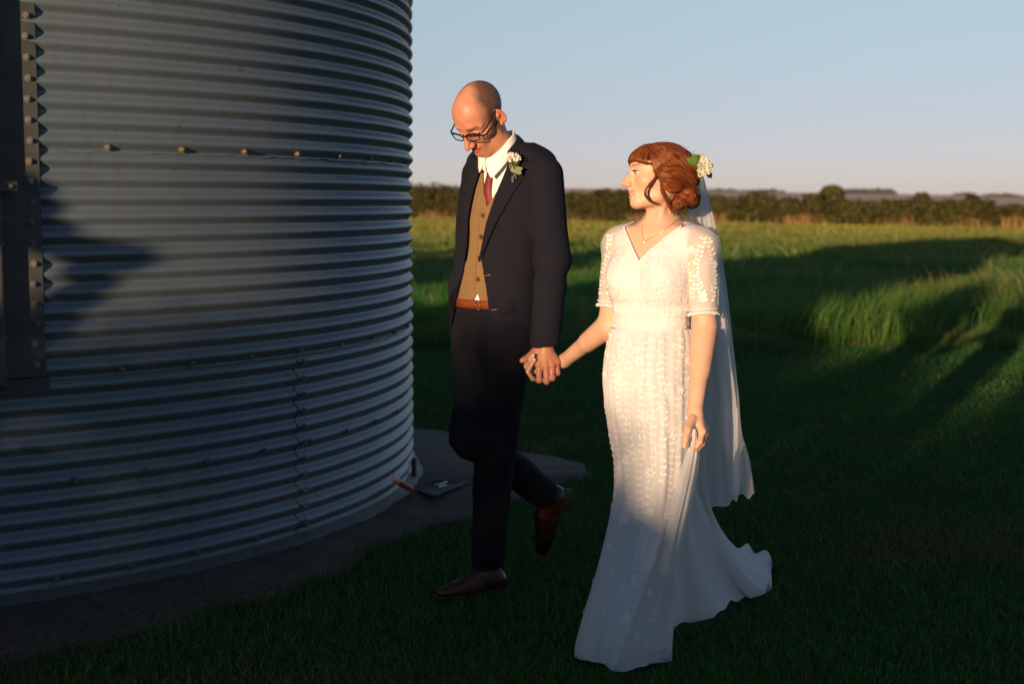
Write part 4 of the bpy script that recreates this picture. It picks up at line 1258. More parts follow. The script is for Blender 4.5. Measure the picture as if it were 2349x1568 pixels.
def sleeve(arm, S, E, t0, nb):
    def f(P):
        d = arm(P, .0075) + wob(P, 40, nb) * .0012
        d = smin(d, np.linalg.norm(P - S - np.array([0, 0, .004]), axis=1) - .053, .02)
        tn = (b_neck + np.array([0, 0, -.012])) - S
        d = smin(d, cone(P, S, S + tn * .62, .050, .040), .03)
        e = sl_end(P, S, E, t0)
        d = np.maximum(d, e)
        d = np.maximum(d, (P - (S + tn * .50)) @ (tn / np.linalg.norm(tn)))
        d = np.maximum(d, -(np.maximum(arm(P, .0008), e - .0)))
        d = np.maximum(d, -(np.maximum(bodice0(P) - .0005, P[:, 2] * 0 - 9)) if False else -(b_torso(P, .002)))
        return d
    return f
lo_, hi_ = np.minimum(b_SL, b_EL) - .09, np.maximum(b_SL, b_EL) + .09
slL = skin("sleeve", sleeve(b_arm_l, b_SL, b_EL, .82, 4), lo_, hi_, .0026, M_sleeve, bride)
lo_, hi_ = np.minimum(b_SR, b_ER) - .09, np.maximum(b_SR, b_ER) + .09
slR = skin("sleeve", sleeve(b_arm_r, b_SR, b_ER, .76, 5), lo_, hi_, .0026, M_sleeve, bride)
# waistband
ring = []
m = MB()
for dz, rr_ in ((1.013, .0028), (1.005, .0022)):
    pts = []
    for k in range(49):
        a = 2 * math.pi * k / 48; A_, B_ = .124 + .008, .092 + .008; cx, cy = math.sin(a), math.cos(a)
        r_ = 1 / ((abs(cx) / A_) ** 2.2 + (abs(cy) / B_) ** 2.2) ** (1 / 2.2); pts.append(b_world(cx * r_, cy * r_, dz))
    m.tube(pts, rr_, 6, False)
m.build("waistband", M_dress, bride)
# skirt: (picture row, left column, right column, depth of the axis, half depth)
SK = [(752, 1401, 1598, 4.50, .098), (775, 1395, 1602, 4.50, .108), (810, 1388, 1603, 4.495, .120), (860, 1383, 1602, 4.49, .130), (930, 1387, 1600, 4.48, .130), (1000, 1397, 1594, 4.46, .122), (1060, 1407, 1586, 4.45, .116), (1130, 1407, 1577, 4.43, .114), (1200, 1394, 1568, 4.42, .118), (1300, 1371, 1553, 4.40, .130), (1400, 1343, 1541, 4.385, .145), (1470, 1325, 1536, 4.375, .152), (1512, 1322, 1536, 4.37, .155), (1527, 1326, 1533, 4.37, .153)]
rowsC = []
for (y, xl, xr, d, rd) in SK:
    a_, b_ = W(xl, y, d), W(xr, y, d)
    rowsC.append(np.array([(a_[0] + b_[0]) / 2, d, max(a_[2], .006), (b_[0] - a_[0]) / 2, rd]))
rowsC = spline(rowsC, 150)
def skirt_mesh(name, off, z_end, mat, parent, nu=280, seed=0, fold=1.0):
    rr_ = rowsC[rowsC[:, 2] >= z_end]
    nv = len(rr_); A = np.linspace(0, 2 * np.pi, nu, endpoint=False)
    V = []
    for k, (cx, cy, z, rx, ry) in enumerate(rr_):
        t_ = np.clip((1.0 - z) / 1.0, 0, 1)
        f = (.0016 * np.sin(A * 13 + 2 * z + np.sin(z * 9)) + .0012 * np.sin(A * 29 + 5 * z)) * (1 - t_ * .5) + .0014 * np.sin(z * 60 + 3 * np.sin(A * 5)) * np.exp(-((z - .80) / .12) ** 2) + fold * (.010 * t_ ** 1.6 * np.sin(A * 5 + 1.2 + 2.0 * t_) + .005 * t_ * np.sin(A * 9 + 4 * t_ + .5) + .002 * t_ * np.sin(A * 17 - 3 * t_))
        # the long diagonal crease running down from the lifted hand
        px_ = np.cos(A); front = np.clip(-np.sin(A), 0, 1)
        cr = np.exp(-((px_ - (.55 - 1.5 * (t_ - .45))) / .10) ** 2) * front * np.clip((t_ - .35) / .2, 0, 1) * .012 * fold
        cr += np.exp(-((px_ - (.95 - 1.0 * (t_ - .45))) / .08) ** 2) * front * np.clip((t_ - .4) / .2, 0, 1) * .008 * fold
        r1 = np.stack([cx + (rx + off + (f + cr) * .8) * np.cos(A), cy + (ry + off + f + cr) * np.sin(A), np.full(nu, z)], 1)
        if z < .012: r1[:, 2] += .006 + .006 * np.sin(A * 5 + .7)
        V.append(r1)
    V = np.concatenate(V)
    i, j = np.meshgrid(np.arange(nv - 1), np.arange(nu), indexing='ij'); jn = (j + 1) % nu
    Q = np.stack([i * nu + j, (i + 1) * nu + j, (i + 1) * nu + jn, i * nu + jn], 2).reshape(-1, 4)
    return link(name, mesh_np(name, V, Q), mat, parent), V, Q
skirt, Vs, Qs = skirt_mesh("skirt", 0, 0, M_sheer, bride)
lining, _, _ = skirt_mesh("skirt_lining", -.010, .062, M_dress, bride, fold=.45)
m = MB(); m.tube([Vs[-280 + k % 280] for k in range(0, 281, 1)], .0022, 5, False); m.build("hem", M_emb, skirt)
# the part of the skirt gathered up in her hand
gat_rows = [
    [(1588, 988, 4.212), (1591, 984, 4.208), (1596, 985, 4.210), (1599, 990, 4.222)],
    [(1578, 1026, 4.230), (1588, 1022, 4.212), (1597, 1024, 4.212), (1604, 1032, 4.236)],
    [(1560, 1080, 4.290), (1578, 1078, 4.255), (1590, 1078, 4.250), (1601, 1082, 4.285)],
    [(1540, 1150, 4.315), (1562, 1150, 4.280), (1576, 1150, 4.278), (1590, 1152, 4.33)],
    [(1515, 1240, 4.318), (1540, 1240, 4.290), (1558, 1240, 4.296), (1570, 1240, 4.36)],
    [(1485, 1340, 4.300), (1520, 1340, 4.285), (1544, 1340, 4.305), (1553, 1340, 4.38)],
    [(1470, 1420, 4.285), (1510, 1425, 4.275), (1536, 1430, 4.31), (1541, 1425, 4.38)],
    [(1465, 1485, 4.255), (1505, 1492, 4.255), (1532, 1480, 4.31), (1536, 1470, 4.37)]]
def gat_disp(Gd):
    nv, nu = Gd.shape[:2]; u = np.linspace(0, 1, nu)[None]; v = np.linspace(0, 1, nv)[:, None]
    Gd = Gd.copy(); Gd[:, :, 1] -= .007 * np.sin(u * 17 + v * 2) * np.sin(np.pi * np.clip(v * 1.1, 0, 1)) * np.sin(np.pi * u); return Gd
gat, _ = sheet("skirt_gather", [[W(*p) for p in r_] for r_ in gat_rows], 50, 120, M_sheer, bride, gat_disp)
# train
hem = [G(1455, 1430, .01), G(1520, 1446, .01), G(1545, 1443, .008), G(1600, 1424, .008), G(1650, 1404, .008), G(1702, 1378, .008), G(1754, 1354, .008), G(1774, 1316, .01), G(1764, 1290, .02), G(1736, 1262, .03), G(1692, 1252, .05), G(1655, 1240, .09)]
top = [(1505, 1020, 4.47), (1530, 1010, 4.50), (1538, 1000, 4.53), (1548, 985, 4.56), (1558, 970, 4.58), (1568, 960, 4.60), (1578, 960, 4.62), (1586, 965, 4.63), (1592, 970, 4.64), (1597, 980, 4.65), (1601, 990, 4.66), (1604, 1000, 4.67)]
top = [W(*p) for p in top]
nu, nv = 260, 150
Hm, Tp = spline(hem, nu), spline(top, nu)
u = np.linspace(0, 1, nu); V = []
for k in range(nv):
    v = k / (nv - 1); s = v ** 1.75
    xy = Tp[:, :2] * (1 - s) + Hm[:, :2] * s; z = Hm[:, 2] + (Tp[:, 2] - Hm[:, 2]) * (1 - v) ** 1.35
    amp = .004 + .030 * v ** 2.2
    n1 = np.sin(u * 44 + 3 * np.sin(u * 7) + v * 2) + .5 * np.sin(u * 83 + 1.3 + v * 5 + 2 * np.sin(u * 13))
    # one big overlapping fold that leans towards the picture's left
    big = np.exp(-((u - .52) / .09) ** 2) * .06 * np.sin(np.pi * np.clip(v * .95, 0, 1)) ** 1.2
    z = z + amp * .40 * n1 * np.clip((1.05 - u) / .3, .2, 1) * np.clip((v - .35) / .3, 0, 1) + big * .8 + np.clip(v - .75, 0, 1) * .06 * (n1 * .5 + .5) * np.clip((1.02 - u) / .25, .15, 1) * np.clip((u - .4) / .15, 0, 1) 
    z = np.maximum(z, .008)
    tng = np.gradient(xy, axis=0); tng /= np.linalg.norm(tng, axis=1)[:, None] + 1e-9
    sh_ = (.010 * np.sin(u * 41 + v * 1.5) * (1 - v) + .012 * np.sin(u * 30 + 1 + 3 * v) * v)[:, None]
    xy = xy + np.stack([tng[:, 1], -tng[:, 0]], 1) * sh_ + (Hm[:, :2] - Tp[:, :2]) * ((.012 * np.sin(u * 27 + 2 * np.sin(u * 11)) + .004 * np.sin(u * 71)) * np.clip((v - .7) / .3, 0, 1) * np.clip((u - .4) / .15, 0, 1))[:, None]
    V.append(np.c_[xy, z])
Vt = np.stack(V); i, j = np.meshgrid(np.arange(nv - 1), np.arange(nu - 1), indexing='ij')
Qt = np.stack([i * nu + j, (i + 1) * nu + j, (i + 1) * nu + j + 1, i * nu + j + 1], 2).reshape(-1, 4)
train = link("train", mesh_np("train", Vt.reshape(-1, 3), Qt), M_train, bride)
m = MB(); m.tube(Vt[-1], .0022, 5, False); m.build("hem", M_emb, train)
# embroidery ---------------------------------------------------------------
def bvh_of(o): 
    me = o.data; return BVHTree.FromPolygons([v.co for v in me.vertices], [p.vertices for p in me.polygons])
class Emb:
    def __init__(s, bvh): s.m = MB(); s.b = bvh
    def pt(s, o, d):
        h = s.b.ray_cast(Vector(o), Vector(d).normalized(), 1.2)
        return (h[0], h[1]) if h[0] is not None else None
    def leaf(s, p, n, d, L, wd_):
        n = n.normalized(); d = (d - n * d.dot(n)).normalized(); w = d.cross(n); p = p + n * .0010
        P_ = [p, p + d * L * .35 + w * wd_, p + d * L * .72 + w * wd_ * .75, p + d * L, p + d * L * .72 - w * wd_ * .75, p + d * L * .35 - w * wd_, p + d * L * .5 + n * .0013]
        s.m.add(P_, [(0, 1, 6), (1, 2, 6), (2, 3, 6), (3, 4, 6), (4, 5, 6), (5, 0, 6)])
    def flower(s, p, n, r, k=6):
        n = n.normalized(); t_ = n.orthogonal().normalized(); w = n.cross(t_)
        for j in range(k):
            a = 2 * math.pi * j / k + .3; d = t_ * math.cos(a) + w * math.sin(a); s.leaf(p + d * r * .18, n, d, r, r * .30)
        s.m.ball(p + n * .002, r * .2, 6, 4)
    def vine(s, pts, L=.016, wd_=.0042, every=2, stem=.0011):
        pts = [q for q in pts if q is not None]
        if len(pts) < 4: return
        s.m.tube([p + n * .0014 for p, n in pts], stem * .5, 5, False)
        for k in range(1, len(pts) - 1, every):
            p, n = pts[k]; t_ = (pts[k + 1][0] - pts[k - 1][0]).normalized(); sd = t_.cross(n)
            for sg in (1, -1):
                if random.random() < .9: s.leaf(p, n, t_ * random.uniform(-.9, -.3) + sd * sg, L * random.uniform(.65, 1.1), wd_ * random.uniform(.8, 1.15))
rs_ = random.Random(7)
E_ = Emb(bvh_of(skirt))
def sk_pt(a, z):
    cx, cy = np.interp(-z, -rowsC[:, 2], rowsC[:, 0]), np.interp(-z, -rowsC[:, 2], rowsC[:, 1])
    d = np.array([math.cos(a), math.sin(a), 0]); return E_.pt(np.array([cx, cy, z]) + d * .5, -d)
for k, a0_ in enumerate(np.radians(np.arange(180, 366, 14))):
    ph = rs_.uniform(0, 6); zb = rs_.uniform(.42, .62) if k % 3 else rs_.uniform(.2, .35)
    zs_ = np.arange(1.012 - rs_.uniform(0, .02), zb, -rs_.uniform(.0095, .0125))
    E_.vine([sk_pt(a0_ + .085 * math.sin(z * 9 + ph) + .03 * math.sin(z * 31 + ph * 2), z) for z in zs_], .0145, .0036, 2)
for k in range(46):
    a_ = math.radians(rs_.uniform(180, 362)); z = .98 - .9 * rs_.random() ** 1.4; q = sk_pt(a_, z)
    if q: E_.flower(q[0], q[1], rs_.uniform(.011, .017))
for k in range(170):
    a_ = math.radians(rs_.uniform(178, 365)); z = 1.012 - .36 * rs_.random() ** 1.3; q = sk_pt(a_, z)
    if q: E_.leaf(q[0], q[1], Vector((rs_.uniform(-1, 1), 0, rs_.uniform(-1, .4))), rs_.uniform(.009, .014), .0033)
for a_, z0, z1 in ((258, .42, .02), (325, .48, .03), (222, .5, .05), (290, .30, .03)):
    E_.vine([sk_pt(math.radians(a_) + .10 * math.sin(z * 7) , z) for z in np.arange(z0, z1, -.012)], .020, .0026, 3)
E_.m.build("embroidery", M_emb, skirt)
E_ = Emb(bvh_of(gat))
E_.vine([E_.pt((0, 0, CAM_H), W(px, py, 4.2) - np.array([0, 0, CAM_H])) for px, py in [tuple(q) for q in spline([(1592, 1030), (1588, 1070), (1580, 1110), (1572, 1160), (1560, 1220), (1550, 1290), (1545, 1360), (1538, 1420), (1520, 1470)], 46)]], .021, .0050, 2)
E_.m.build("embroidery", M_emb, gat)
E_ = Emb(bvh_of(bod))
def bo_pt(a, z): 
    d = bL * math.sin(a) + bF * math.cos(a); return E_.pt(b_world(0, 0, z) + d * .4, -d)
for k, a0_ in enumerate(np.radians(np.arange(-95, 96, 15))):
    ph = rs_.uniform(0, 6)
    E_.vine([bo_pt(a0_ + .14 * math.sin(z * 20 + ph), z) for z in np.arange(1.014 + rs_.uniform(0, .02), 1.25 + .08 * abs(math.sin(a0_)), rs_.uniform(.0085, .0105))], .0145, .0037, 2)
for k in range(420):
    a_ = math.radians(rs_.uniform(-100, 100)); z = rs_.uniform(1.018, 1.33); q = bo_pt(a_, z)
    if q and neck_cut(b_local(np.array([q[0]])))[0] < -.008: E_.leaf(q[0], q[1], Vector((rs_.uniform(-1, 1), rs_.uniform(-.3, .3), rs_.uniform(-1, 1))), rs_.uniform(.009, .015), .0035)
for k in range(26):
    a_ = math.radians(rs_.uniform(-90, 90)); z = rs_.uniform(1.05, 1.26); q = bo_pt(a_, z)
    if q and neck_cut(b_local(np.array([q[0]])))[0] < -.015: E_.flower(q[0], q[1], rs_.uniform(.009, .013))
E_.m.build("embroidery", M_emb, bod)
# lace edge of the neckline
E_ = Emb(bvh_of(bod)); lp = []
for x in np.linspace(-.100, .104, 61):
    z = 1.236 + 1.22 * abs(x) - 1.6 * x * x - .004
    q = E_.pt(b_world(x, .4, z), -bF)
    if q: lp.append(q)
E_.m.tube([p + n * .002 for p, n in lp], .0030, 6, False)
for k, (p, n) in enumerate(lp):
    up_ = Vector((0, 0, 1)); 
    E_.m.ball(p + n * .001 + up_ * (.0035 + .0018 * (k % 3 == 0)), .0030, 6, 4)
E_.m.tube([p + n * .003 - Vector((0, 0, .013)) for p, n in lp], .0016, 5, False)
E_.m.build("lace_trim", M_emb, bod)
for (sl_, S, E, t0) in ((slL, b_SL, b_EL, .82), (slR, b_SR, b_ER, .76)):
    E_ = Emb(bvh_of(sl_)); ax = (E - S) / np.linalg.norm(E - S); r1 = np.cross(ax, [0, 1, 0]); r1 /= np.linalg.norm(r1); r2_ = np.cross(ax, r1)
    def sp(a, t_):
        d = r1 * math.cos(a) + r2_ * math.sin(a); return E_.pt(S + (E - S) * t_ + d * .2, -d)
    for k in range(8):
        a0_ = k * math.pi / 4 + .2; ph = rs_.uniform(0, 6)
        E_.vine([sp(a0_ + .25 * math.sin(t_ * 7 + ph), t_) for t_ in np.arange(-.12, t0 - .05, .05)], .0165, .0044, 1)
    for k in range(12):
        q = sp(rs_.uniform(0, 6.28), rs_.uniform(0, t0 - .08)); 
        if q: E_.flower(q[0], q[1], rs_.uniform(.010, .014))
    E_.m.build("embroidery", M_emb, sl_)
    b = MB(); c0 = S + (E - S) * t0; rr_ = np.interp(t0, [0, 1], [.049, .0385]) + .008
    cir = [c0 + (r1 * math.cos(a) + r2_ * math.sin(a)) * rr_ for a in np.linspace(0, 2 * math.pi, 41)]
    b.tube(cir, .0028, 6, False); b.tube([p - ax * .012 for p in cir], .0020, 6, False)
    for k in range(40): b.ball(cir[k] + ax * .0035 * (1 + .5 * (k % 3 == 0)), .0030, 6, 4)
    b.build("lace_trim", M_emb, sl_)
# ------------------------------------------------------------------ veil
def veil_layer(name, rows, nu, nv, nf, amp, seed, mat):
    r3 = np.random.default_rng(seed); ph = r3.uniform(0, 6, 5)
    def disp(Gd):
        nv_, nu_ = Gd.shape[:2]; u = np.linspace(0, 1, nu_)[None]; v = np.linspace(0, 1, nv_)[:, None]
        f = np.sin(u * nf * 2 * np.pi + ph[0] + 1.2 * v) + .6 * np.sin(u * nf * 3.3 * np.pi + ph[1] - 2 * v) + .4 * np.sin(u * nf * 5.1 * np.pi + ph[2])
        Gd = Gd.copy(); Gd[:, :, 1] += amp * f * (.25 + v) ; Gd[:, :, 0] += amp * .35 * np.cos(u * nf * 2 * np.pi + ph[3] + v) * (.1 + v)
        Gd[:, :, 2] += .006 * np.sin(u * 17 + ph[4]) * np.clip((v - .8) / .2, 0, 1)
        return Gd
    o, Gd = sheet(name, [[W(*p) for p in r_] for r_ in rows], nu, nv, mat, bride, disp)
    return o, Gd
v1, g1 = veil_layer("veil", [
    [(1592, 398, 4.575), (1600, 396, 4.585), (1608, 398, 4.595), (1612, 403, 4.60)],
    [(1580, 470, 4.63), (1598, 468, 4.65), (1614, 468, 4.66), (1630, 470, 4.66)],
    [(1572, 560, 4.68), (1600, 560, 4.70), (1627, 560, 4.70), (1650, 560, 4.69)],
    [(1578, 660, 4.70), (1605, 660, 4.73), (1637, 660, 4.74), (1666, 660, 4.73)],
    [(1570, 770, 4.70), (1606, 770, 4.74), (1647, 770, 4.76), (1679, 770, 4.77)],
    [(1566, 900, 4.71), (1608, 900, 4.76), (1656, 900, 4.79), (1693, 900, 4.80)],
    [(1572, 1030, 4.73), (1614, 1030, 4.78), (1658, 1030, 4.82), (1697, 1030, 4.86)],
    [(1590, 1110, 4.76), (1622, 1118, 4.80), (1660, 1112, 4.84), (1700, 1100, 4.88)],
    [(1606, 1160, 4.78), (1628, 1170, 4.81), (1662, 1156, 4.85), (1694, 1138, 4.89)]], 150, 170, 1.7, .020, 3, M_veil)
v2, g2_ = veil_layer("veil_layer", [
    [(1598, 402, 4.60), (1604, 400, 4.605), (1609, 401, 4.61), (1613, 406, 4.615)],
    [(1606, 520, 4.70), (1614, 520, 4.71), (1622, 520, 4.72), (1630, 520, 4.73)],
    [(1630, 700, 4.76), (1642, 700, 4.77), (1654, 700, 4.79), (1663, 700, 4.80)],
    [(1650, 880, 4.81), (1665, 880, 4.83), (1679, 880, 4.85), (1690, 880, 4.86)],
    [(1655, 985, 4.83), (1672, 985, 4.85), (1688, 985, 4.87), (1699, 982, 4.88)],
    [(1668, 1060, 4.85), (1688, 1062, 4.88), (1706, 1058, 4.91), (1718, 1052, 4.93)],
    [(1676, 1132, 4.87), (1697, 1136, 4.90), (1716, 1138, 4.94), (1729, 1122, 4.96)]], 80, 130, .9, .014, 5, M_veil)
for o, g in ((v1, g1), (v2, g2_)):
    m = MB(); m.tube(g[-1], .0016, 5, False); m.tube(g[:, -1], .0010, 5, False); m.build("edge_cord", M_veil2, o)

# ------------------------------------------------------------------ hair
t = NT("copper_hair")
n1 = t.noise(9, 3, .6)
t.color(t.mix(t.ramp(n1, (.35, 0), (.7, .45)), t.vc(), t.mix(1.0, t.vc(), (.55, .45, .4), 'MULTIPLY')))
t.set(Roughness=.36, Anisotropic=.5); t.p.inputs["Specular IOR Level"].default_value = .55
t.p.inputs["Specular Tint"].default_value = (1.0, .62, .36, 1)
M_hair = t.m
def bq(P): return ((P - BH) @ BM) / BS
hp_bun1, hp_bun2, hp_bun3, hp_back = W(1577, 447, 4.50), W(1556, 467, 4.47), W(1588, 462, 4.52), W(1562, 405, 4.50)
def hair_base(P):
    q = bq(P); x, y, z = np.abs(q[:, 0]), q[:, 1], q[:, 2]
    cap = ell(q, (0, -.020, .025), (.0865, .107, .084))
    # open the face: everything forward of the curtain line and below the fringe
    fr_line = .030 - .10 * np.maximum(x - .03, 0) * 0
    face = np.maximum(np.maximum(z - (.034 - .55 * np.maximum(x - .045, 0)), .034 - .18 * np.clip(z + .06, -.1, .1) - y), -9)
    cap = smax(cap, -(-np.maximum(face, -1)) if False else -face, .006) if False else np.where(True, np.maximum(cap, -np.maximum(z - .036, .040 - y) * 1.0) if False else cap, cap)
    zl = .036 - .024 * np.clip((.088 - y) / .05, 0, 1)
    cut = np.minimum(zl - z, y - (.040 - .10 * np.clip(.036 - z, 0, .1)))      # > 0 inside the face window
    cap = smax(cap, cut, .008)
    low = -.070 - z                                                               # and nothing under the jaw in front
    cap = smax(cap, np.minimum(low, y + .055), .02) if False else smax(cap, np.minimum(-.050 - z, y + .02), .012)
    d = smin(cap, np.linalg.norm(P - hp_back, axis=1) - .062, .03)
    d = smin(d, ell(np.stack([x, q[:, 1], q[:, 2]], 1), (.064, -.034, -.020), (.026, .040, .050)), .012)
    d = smin(d, ell(P, hp_bun1, (.044, .052, .034)), .018)
    d = smin(d, np.linalg.norm(P - hp_bun2, axis=1) - .025, .012)
    d = smin(d, np.linalg.norm(P - hp_bun3, axis=1) - .025, .012)
    # the fringe swells a little over the forehead
    d = smin(d, smax(ell(q, (0, .032, .036), (.068, .066, .060)), cut, .006), .012)
    return d + .0012 * np.sin(q[:, 2] * 160 + q[:, 1] * 60 + 3 * np.sin(q[:, 1] * 40)) * np.clip((x - .02) / .04, 0, 1)
def hair_col(V):
    r4 = np.random.default_rng(3); return np.tile(np.array([.075, .018, .006]), (len(V), 1)) * (1 + .25 * wob(V, 120, 4))[:, None]
hair = skin("hair", hair_base, BH - .19, BH + .19, .003, M_hair, bride, hair_col)
hb = bvh_of(hair)
class Locks:
    def __init__(s): s.V, s.F, s.c, s.n = [], [], [], 0
    def add(s, pts, r, col, flat=.6, n=6):
        b = MB(); N = len(pts); rad = [r * max(.12, math.sin(math.pi * min(1, .12 + .86 * k / (N - 1))) ** .5) for k in range(N)]
        b.tube(pts, rad, n, False); s.V += b.v; s.F += [tuple(i + s.n for i in f) for f in b.f]; s.c += [col] * len(b.v); s.n += len(b.v)
    def build(s, name, parent):
        me = bpy.data.meshes.new(name); me.from_pydata(s.V, [], s.F); me.update(); me.polygons.foreach_set("use_smooth", np.ones(len(me.polygons), bool)); vcol(me, np.array(s.c)); return link(name, me, M_hair, parent)
LK = Locks(); r5 = random.Random(9)
def hcol(): 
    k = r5.uniform(.30, 1.7); return (.15 * k, .036 * k * r5.uniform(.85, 1.25), .0095 * k)
def on_hair(px, py, off=.001):
    o = Vector((0, 0, CAM_H)); d = (Vector(W(px, py, 4.5)) - o).normalized(); h = hb.ray_cast(o, d, 8)
    return None if h[0] is None else h[0] + h[1] * off
def mirror(p):
    q = bq(np.array([p]))[0]; q[0] = -q[0]; return Vector(BH + BM @ (q * BS))
def lock(path, n=16, r=.0022, jit=2.0, spread=6, count=10, both=True, off=.001):
    for k in range(count):
        s_ = r5.uniform(-1, 1); pp = spline(path, n); m_ = len(pp); tn = np.gradient(pp, axis=0); tn /= np.linalg.norm(tn, axis=1)[:, None] + 1e-9
        nn = np.stack([-tn[:, 1], tn[:, 0]], 1); ph = r5.uniform(0, 6)
        env = spread * (np.sin(np.pi * (np.linspace(.12, .93, m_))) ** .6)
        pp = pp + nn * (s_ * env + jit * .4 * np.sin(np.linspace(0, 5, m_) + ph))[:, None]
        pts = [on_hair(px, py, off + r5.uniform(0, .0015)) for px, py in pp]; pts = [p for p in pts if p is not None]
        if len(pts) < 5: continue
        ok = [pts[0]]
        for p in pts[1:]:
            if (p - ok[-1]).length < .03: ok.append(p)
            else: break
        if len(ok) < 5: continue
        c = hcol(); LK.add(ok, r * r5.uniform(.6, 1.3), c)
        if both: LK.add([mirror(p) for p in ok], r, c)
# fringe, combed forward from the crown
for k in range(9):
    f = k / 8; lock([(1488 + 8 * f, 331 + 2 * f), (1470 + 16 * f, 336 + 7 * f), (1453 + 26 * f, 352 + 12 * f), (1444 + 46 * f, 374 + 16 * f)], 14, .0013, 1.5, 5, 16)
# from the parting back over the head to the knot
for (a, b, c_, d) in (((1506, 331), (1545, 335), (1578, 354), (1598, 382)), ((1500, 333), (1535, 339), (1566, 352), (1592, 392)), ((1496, 333), (1530, 345), (1562, 368), (1592, 412)), ((1495, 338), (1524, 358), (1555, 385), (1594, 425)), ((1494, 345), (1518, 372), (1548, 402), (1590, 440)), ((1494, 352), (1512, 385), (1538, 418), (1580, 446)), ((1496, 362), (1510, 396), (1530, 430), (1568, 456)), ((1520, 331), (1555, 341), (1580, 358), (1597, 388))):
    lock([a, b, c_, d], 18, .0015, 4, 9, 30)
# twisted side pieces and the knot
for pth in ([(1512, 380), (1530, 390), (1552, 388), (1575, 400), (1596, 420)], [(1508, 398), (1525, 412), (1545, 410), (1565, 424), (1592, 438)], [(1512, 420), (1528, 438), (1550, 440), (1572, 436), (1594, 446)], [(1520, 440), (1536, 455), (1556, 452), (1578, 455)]):
    lock(pth, 18, .0017, 3, 7, 22, True, .003)
for (cx, cy, rx, ry) in ((1579, 447, 21, 15), (1557, 467, 14, 11), (1588, 461, 12, 11), (1572, 456, 26, 19)):
    for k in range(9):
        a0_ = r5.uniform(0, 6.28); sw = r5.uniform(2.4, 4.4); q = r5.uniform(.35, .95)
        lock([(cx + rx * q * math.cos(a0_ + sw * t_), cy + ry * q * math.sin(a0_ + sw * t_)) for t_ in (0, .25, .5, .75, 1)], 18, .0019, 1, 2.5, 5, False, .003)
LK.build("hair_strands", hair)
# loose curl in front of the ear and wisps
LC = Locks()
for k in range(10):
    j = lambda s_: r5.uniform(-s_, s_)
    pth = [(1497, 380, 4.432), (1504 + j(2), 404, 4.425), (1490 + j(3), 424, 4.412), (1481 + j(3), 438 + j(2), 4.408), (1484 + j(3), 453 + j(2), 4.412), (1494 + j(4), 463 + j(2), 4.425), (1512 + j(6), 471 + j(3), 4.440)]
    pts = spline([W(*p) for p in pth], 26); LC.add([Vector(p) for p in pts], .0013, hcol())
LC.build("loose_curl", hair); LC = Locks()
for k in range(10):
    j = lambda s_: r5.uniform(-s_, s_)
    pts = spline([W(1512 + j(3), 410, 4.425), W(1520 + j(4), 440, 4.425), W(1532 + j(5), 468, 4.44), W(1548 + j(6), 492 + j(5), 4.46)], 18); LC.add([Vector(p) for p in pts], .0012, hcol())
LC.build("loose_curl", hair); LC = Locks()
for k in range(22):
    x0_ = r5.uniform(1480, 1600); y0_ = 329 + ((x0_ - 1515) / 80) ** 2 * 34
    p = W(x0_, y0_ + 2, 4.5); LC.add([Vector(p), Vector(p) + Vector((r5.uniform(-.01, .02), 0, .006)), Vector(p) + Vector((r5.uniform(-.02, .04), 0, r5.uniform(.004, .012)))], .0004, hcol())
LC.build("flyaway_hairs", hair)
# eyelashes
M_lash = plain("lash", (.015, .01, .008), .6)
for s in (-1, 1):
    b = MB()
    b.tube([bhp(s * (.020 + .0028 * k), .0890 - 30 * (.020 + .0028 * k - .031) ** 2, .0022) for k in range(9)], .0007, 4)
    for k in range(9):
        x = .021 + .0025 * k; p = bhp(s * x, .0885 - 30 * (x - .031) ** 2, .002)
        q = bhp(s * (x + .12 * (x - .028)), .0885 - 30 * (x - .031) ** 2 + .0075, .004)
        b.tube([p, q], [.0006, .0002], 4, False)
    b.build("eyelash", M_lash, bride)
# ------------------------------------------------------------------ hair flowers, necklace
fl = bpy.data.objects.new("hair_flower", None); C.objects.link(fl); fl.parent = bride
M_rose = fabric("cream_petal", (.78, .74, .60), 1, .6, .3)
rc = W(1612, 382, 4.475); Nf = np.array([.30, -.92, .22]); Nf /= np.linalg.norm(Nf); Uf = np.array([0, 0, 1.]) - Nf * Nf[2]; Uf /= np.linalg.norm(Uf); Rf = np.cross(Uf, Nf)
m = MB(); r6 = np.random.default_rng(8)
for ring_, (n_, rr_, tilt, sz) in enumerate(((3, .003, 1.35, .011), (5, .006, 1.05, .013), (7, .010, .7, .015), (8, .014, .3, .016))):
    for k in range(n_):
        a = 2 * math.pi * k / n_ + ring_ * .5; rd = Rf * math.cos(a) + Uf * math.sin(a); tg = -Rf * math.sin(a) + Uf * math.cos(a)
        c0 = rc + rd * rr_ + Nf * (.012 - .003 * ring_); ax = rd * math.cos(tilt) + Nf * math.sin(tilt)
        P_ = []
        for i in range(5):
            for jj in range(5):
                u_, v_ = i / 4, (jj - 2) / 2; w_ = sz * .62 * math.sin(math.pi * (.18 + .62 * u_))
                P_.append(c0 + ax * sz * u_ + tg * v_ * w_ + rd * (-.004 * (1 - v_ * v_)) * (1) + rd * .004 * u_ * u_ + Nf * r6.normal(0, .0004))
        m.add(P_, [(i * 5 + jj, i * 5 + jj + 1, (i + 1) * 5 + jj + 1, (i + 1) * 5 + jj) for i in range(4) for jj in range(4)])
o = m.build("rose", M_rose, fl); subd(o, 1)
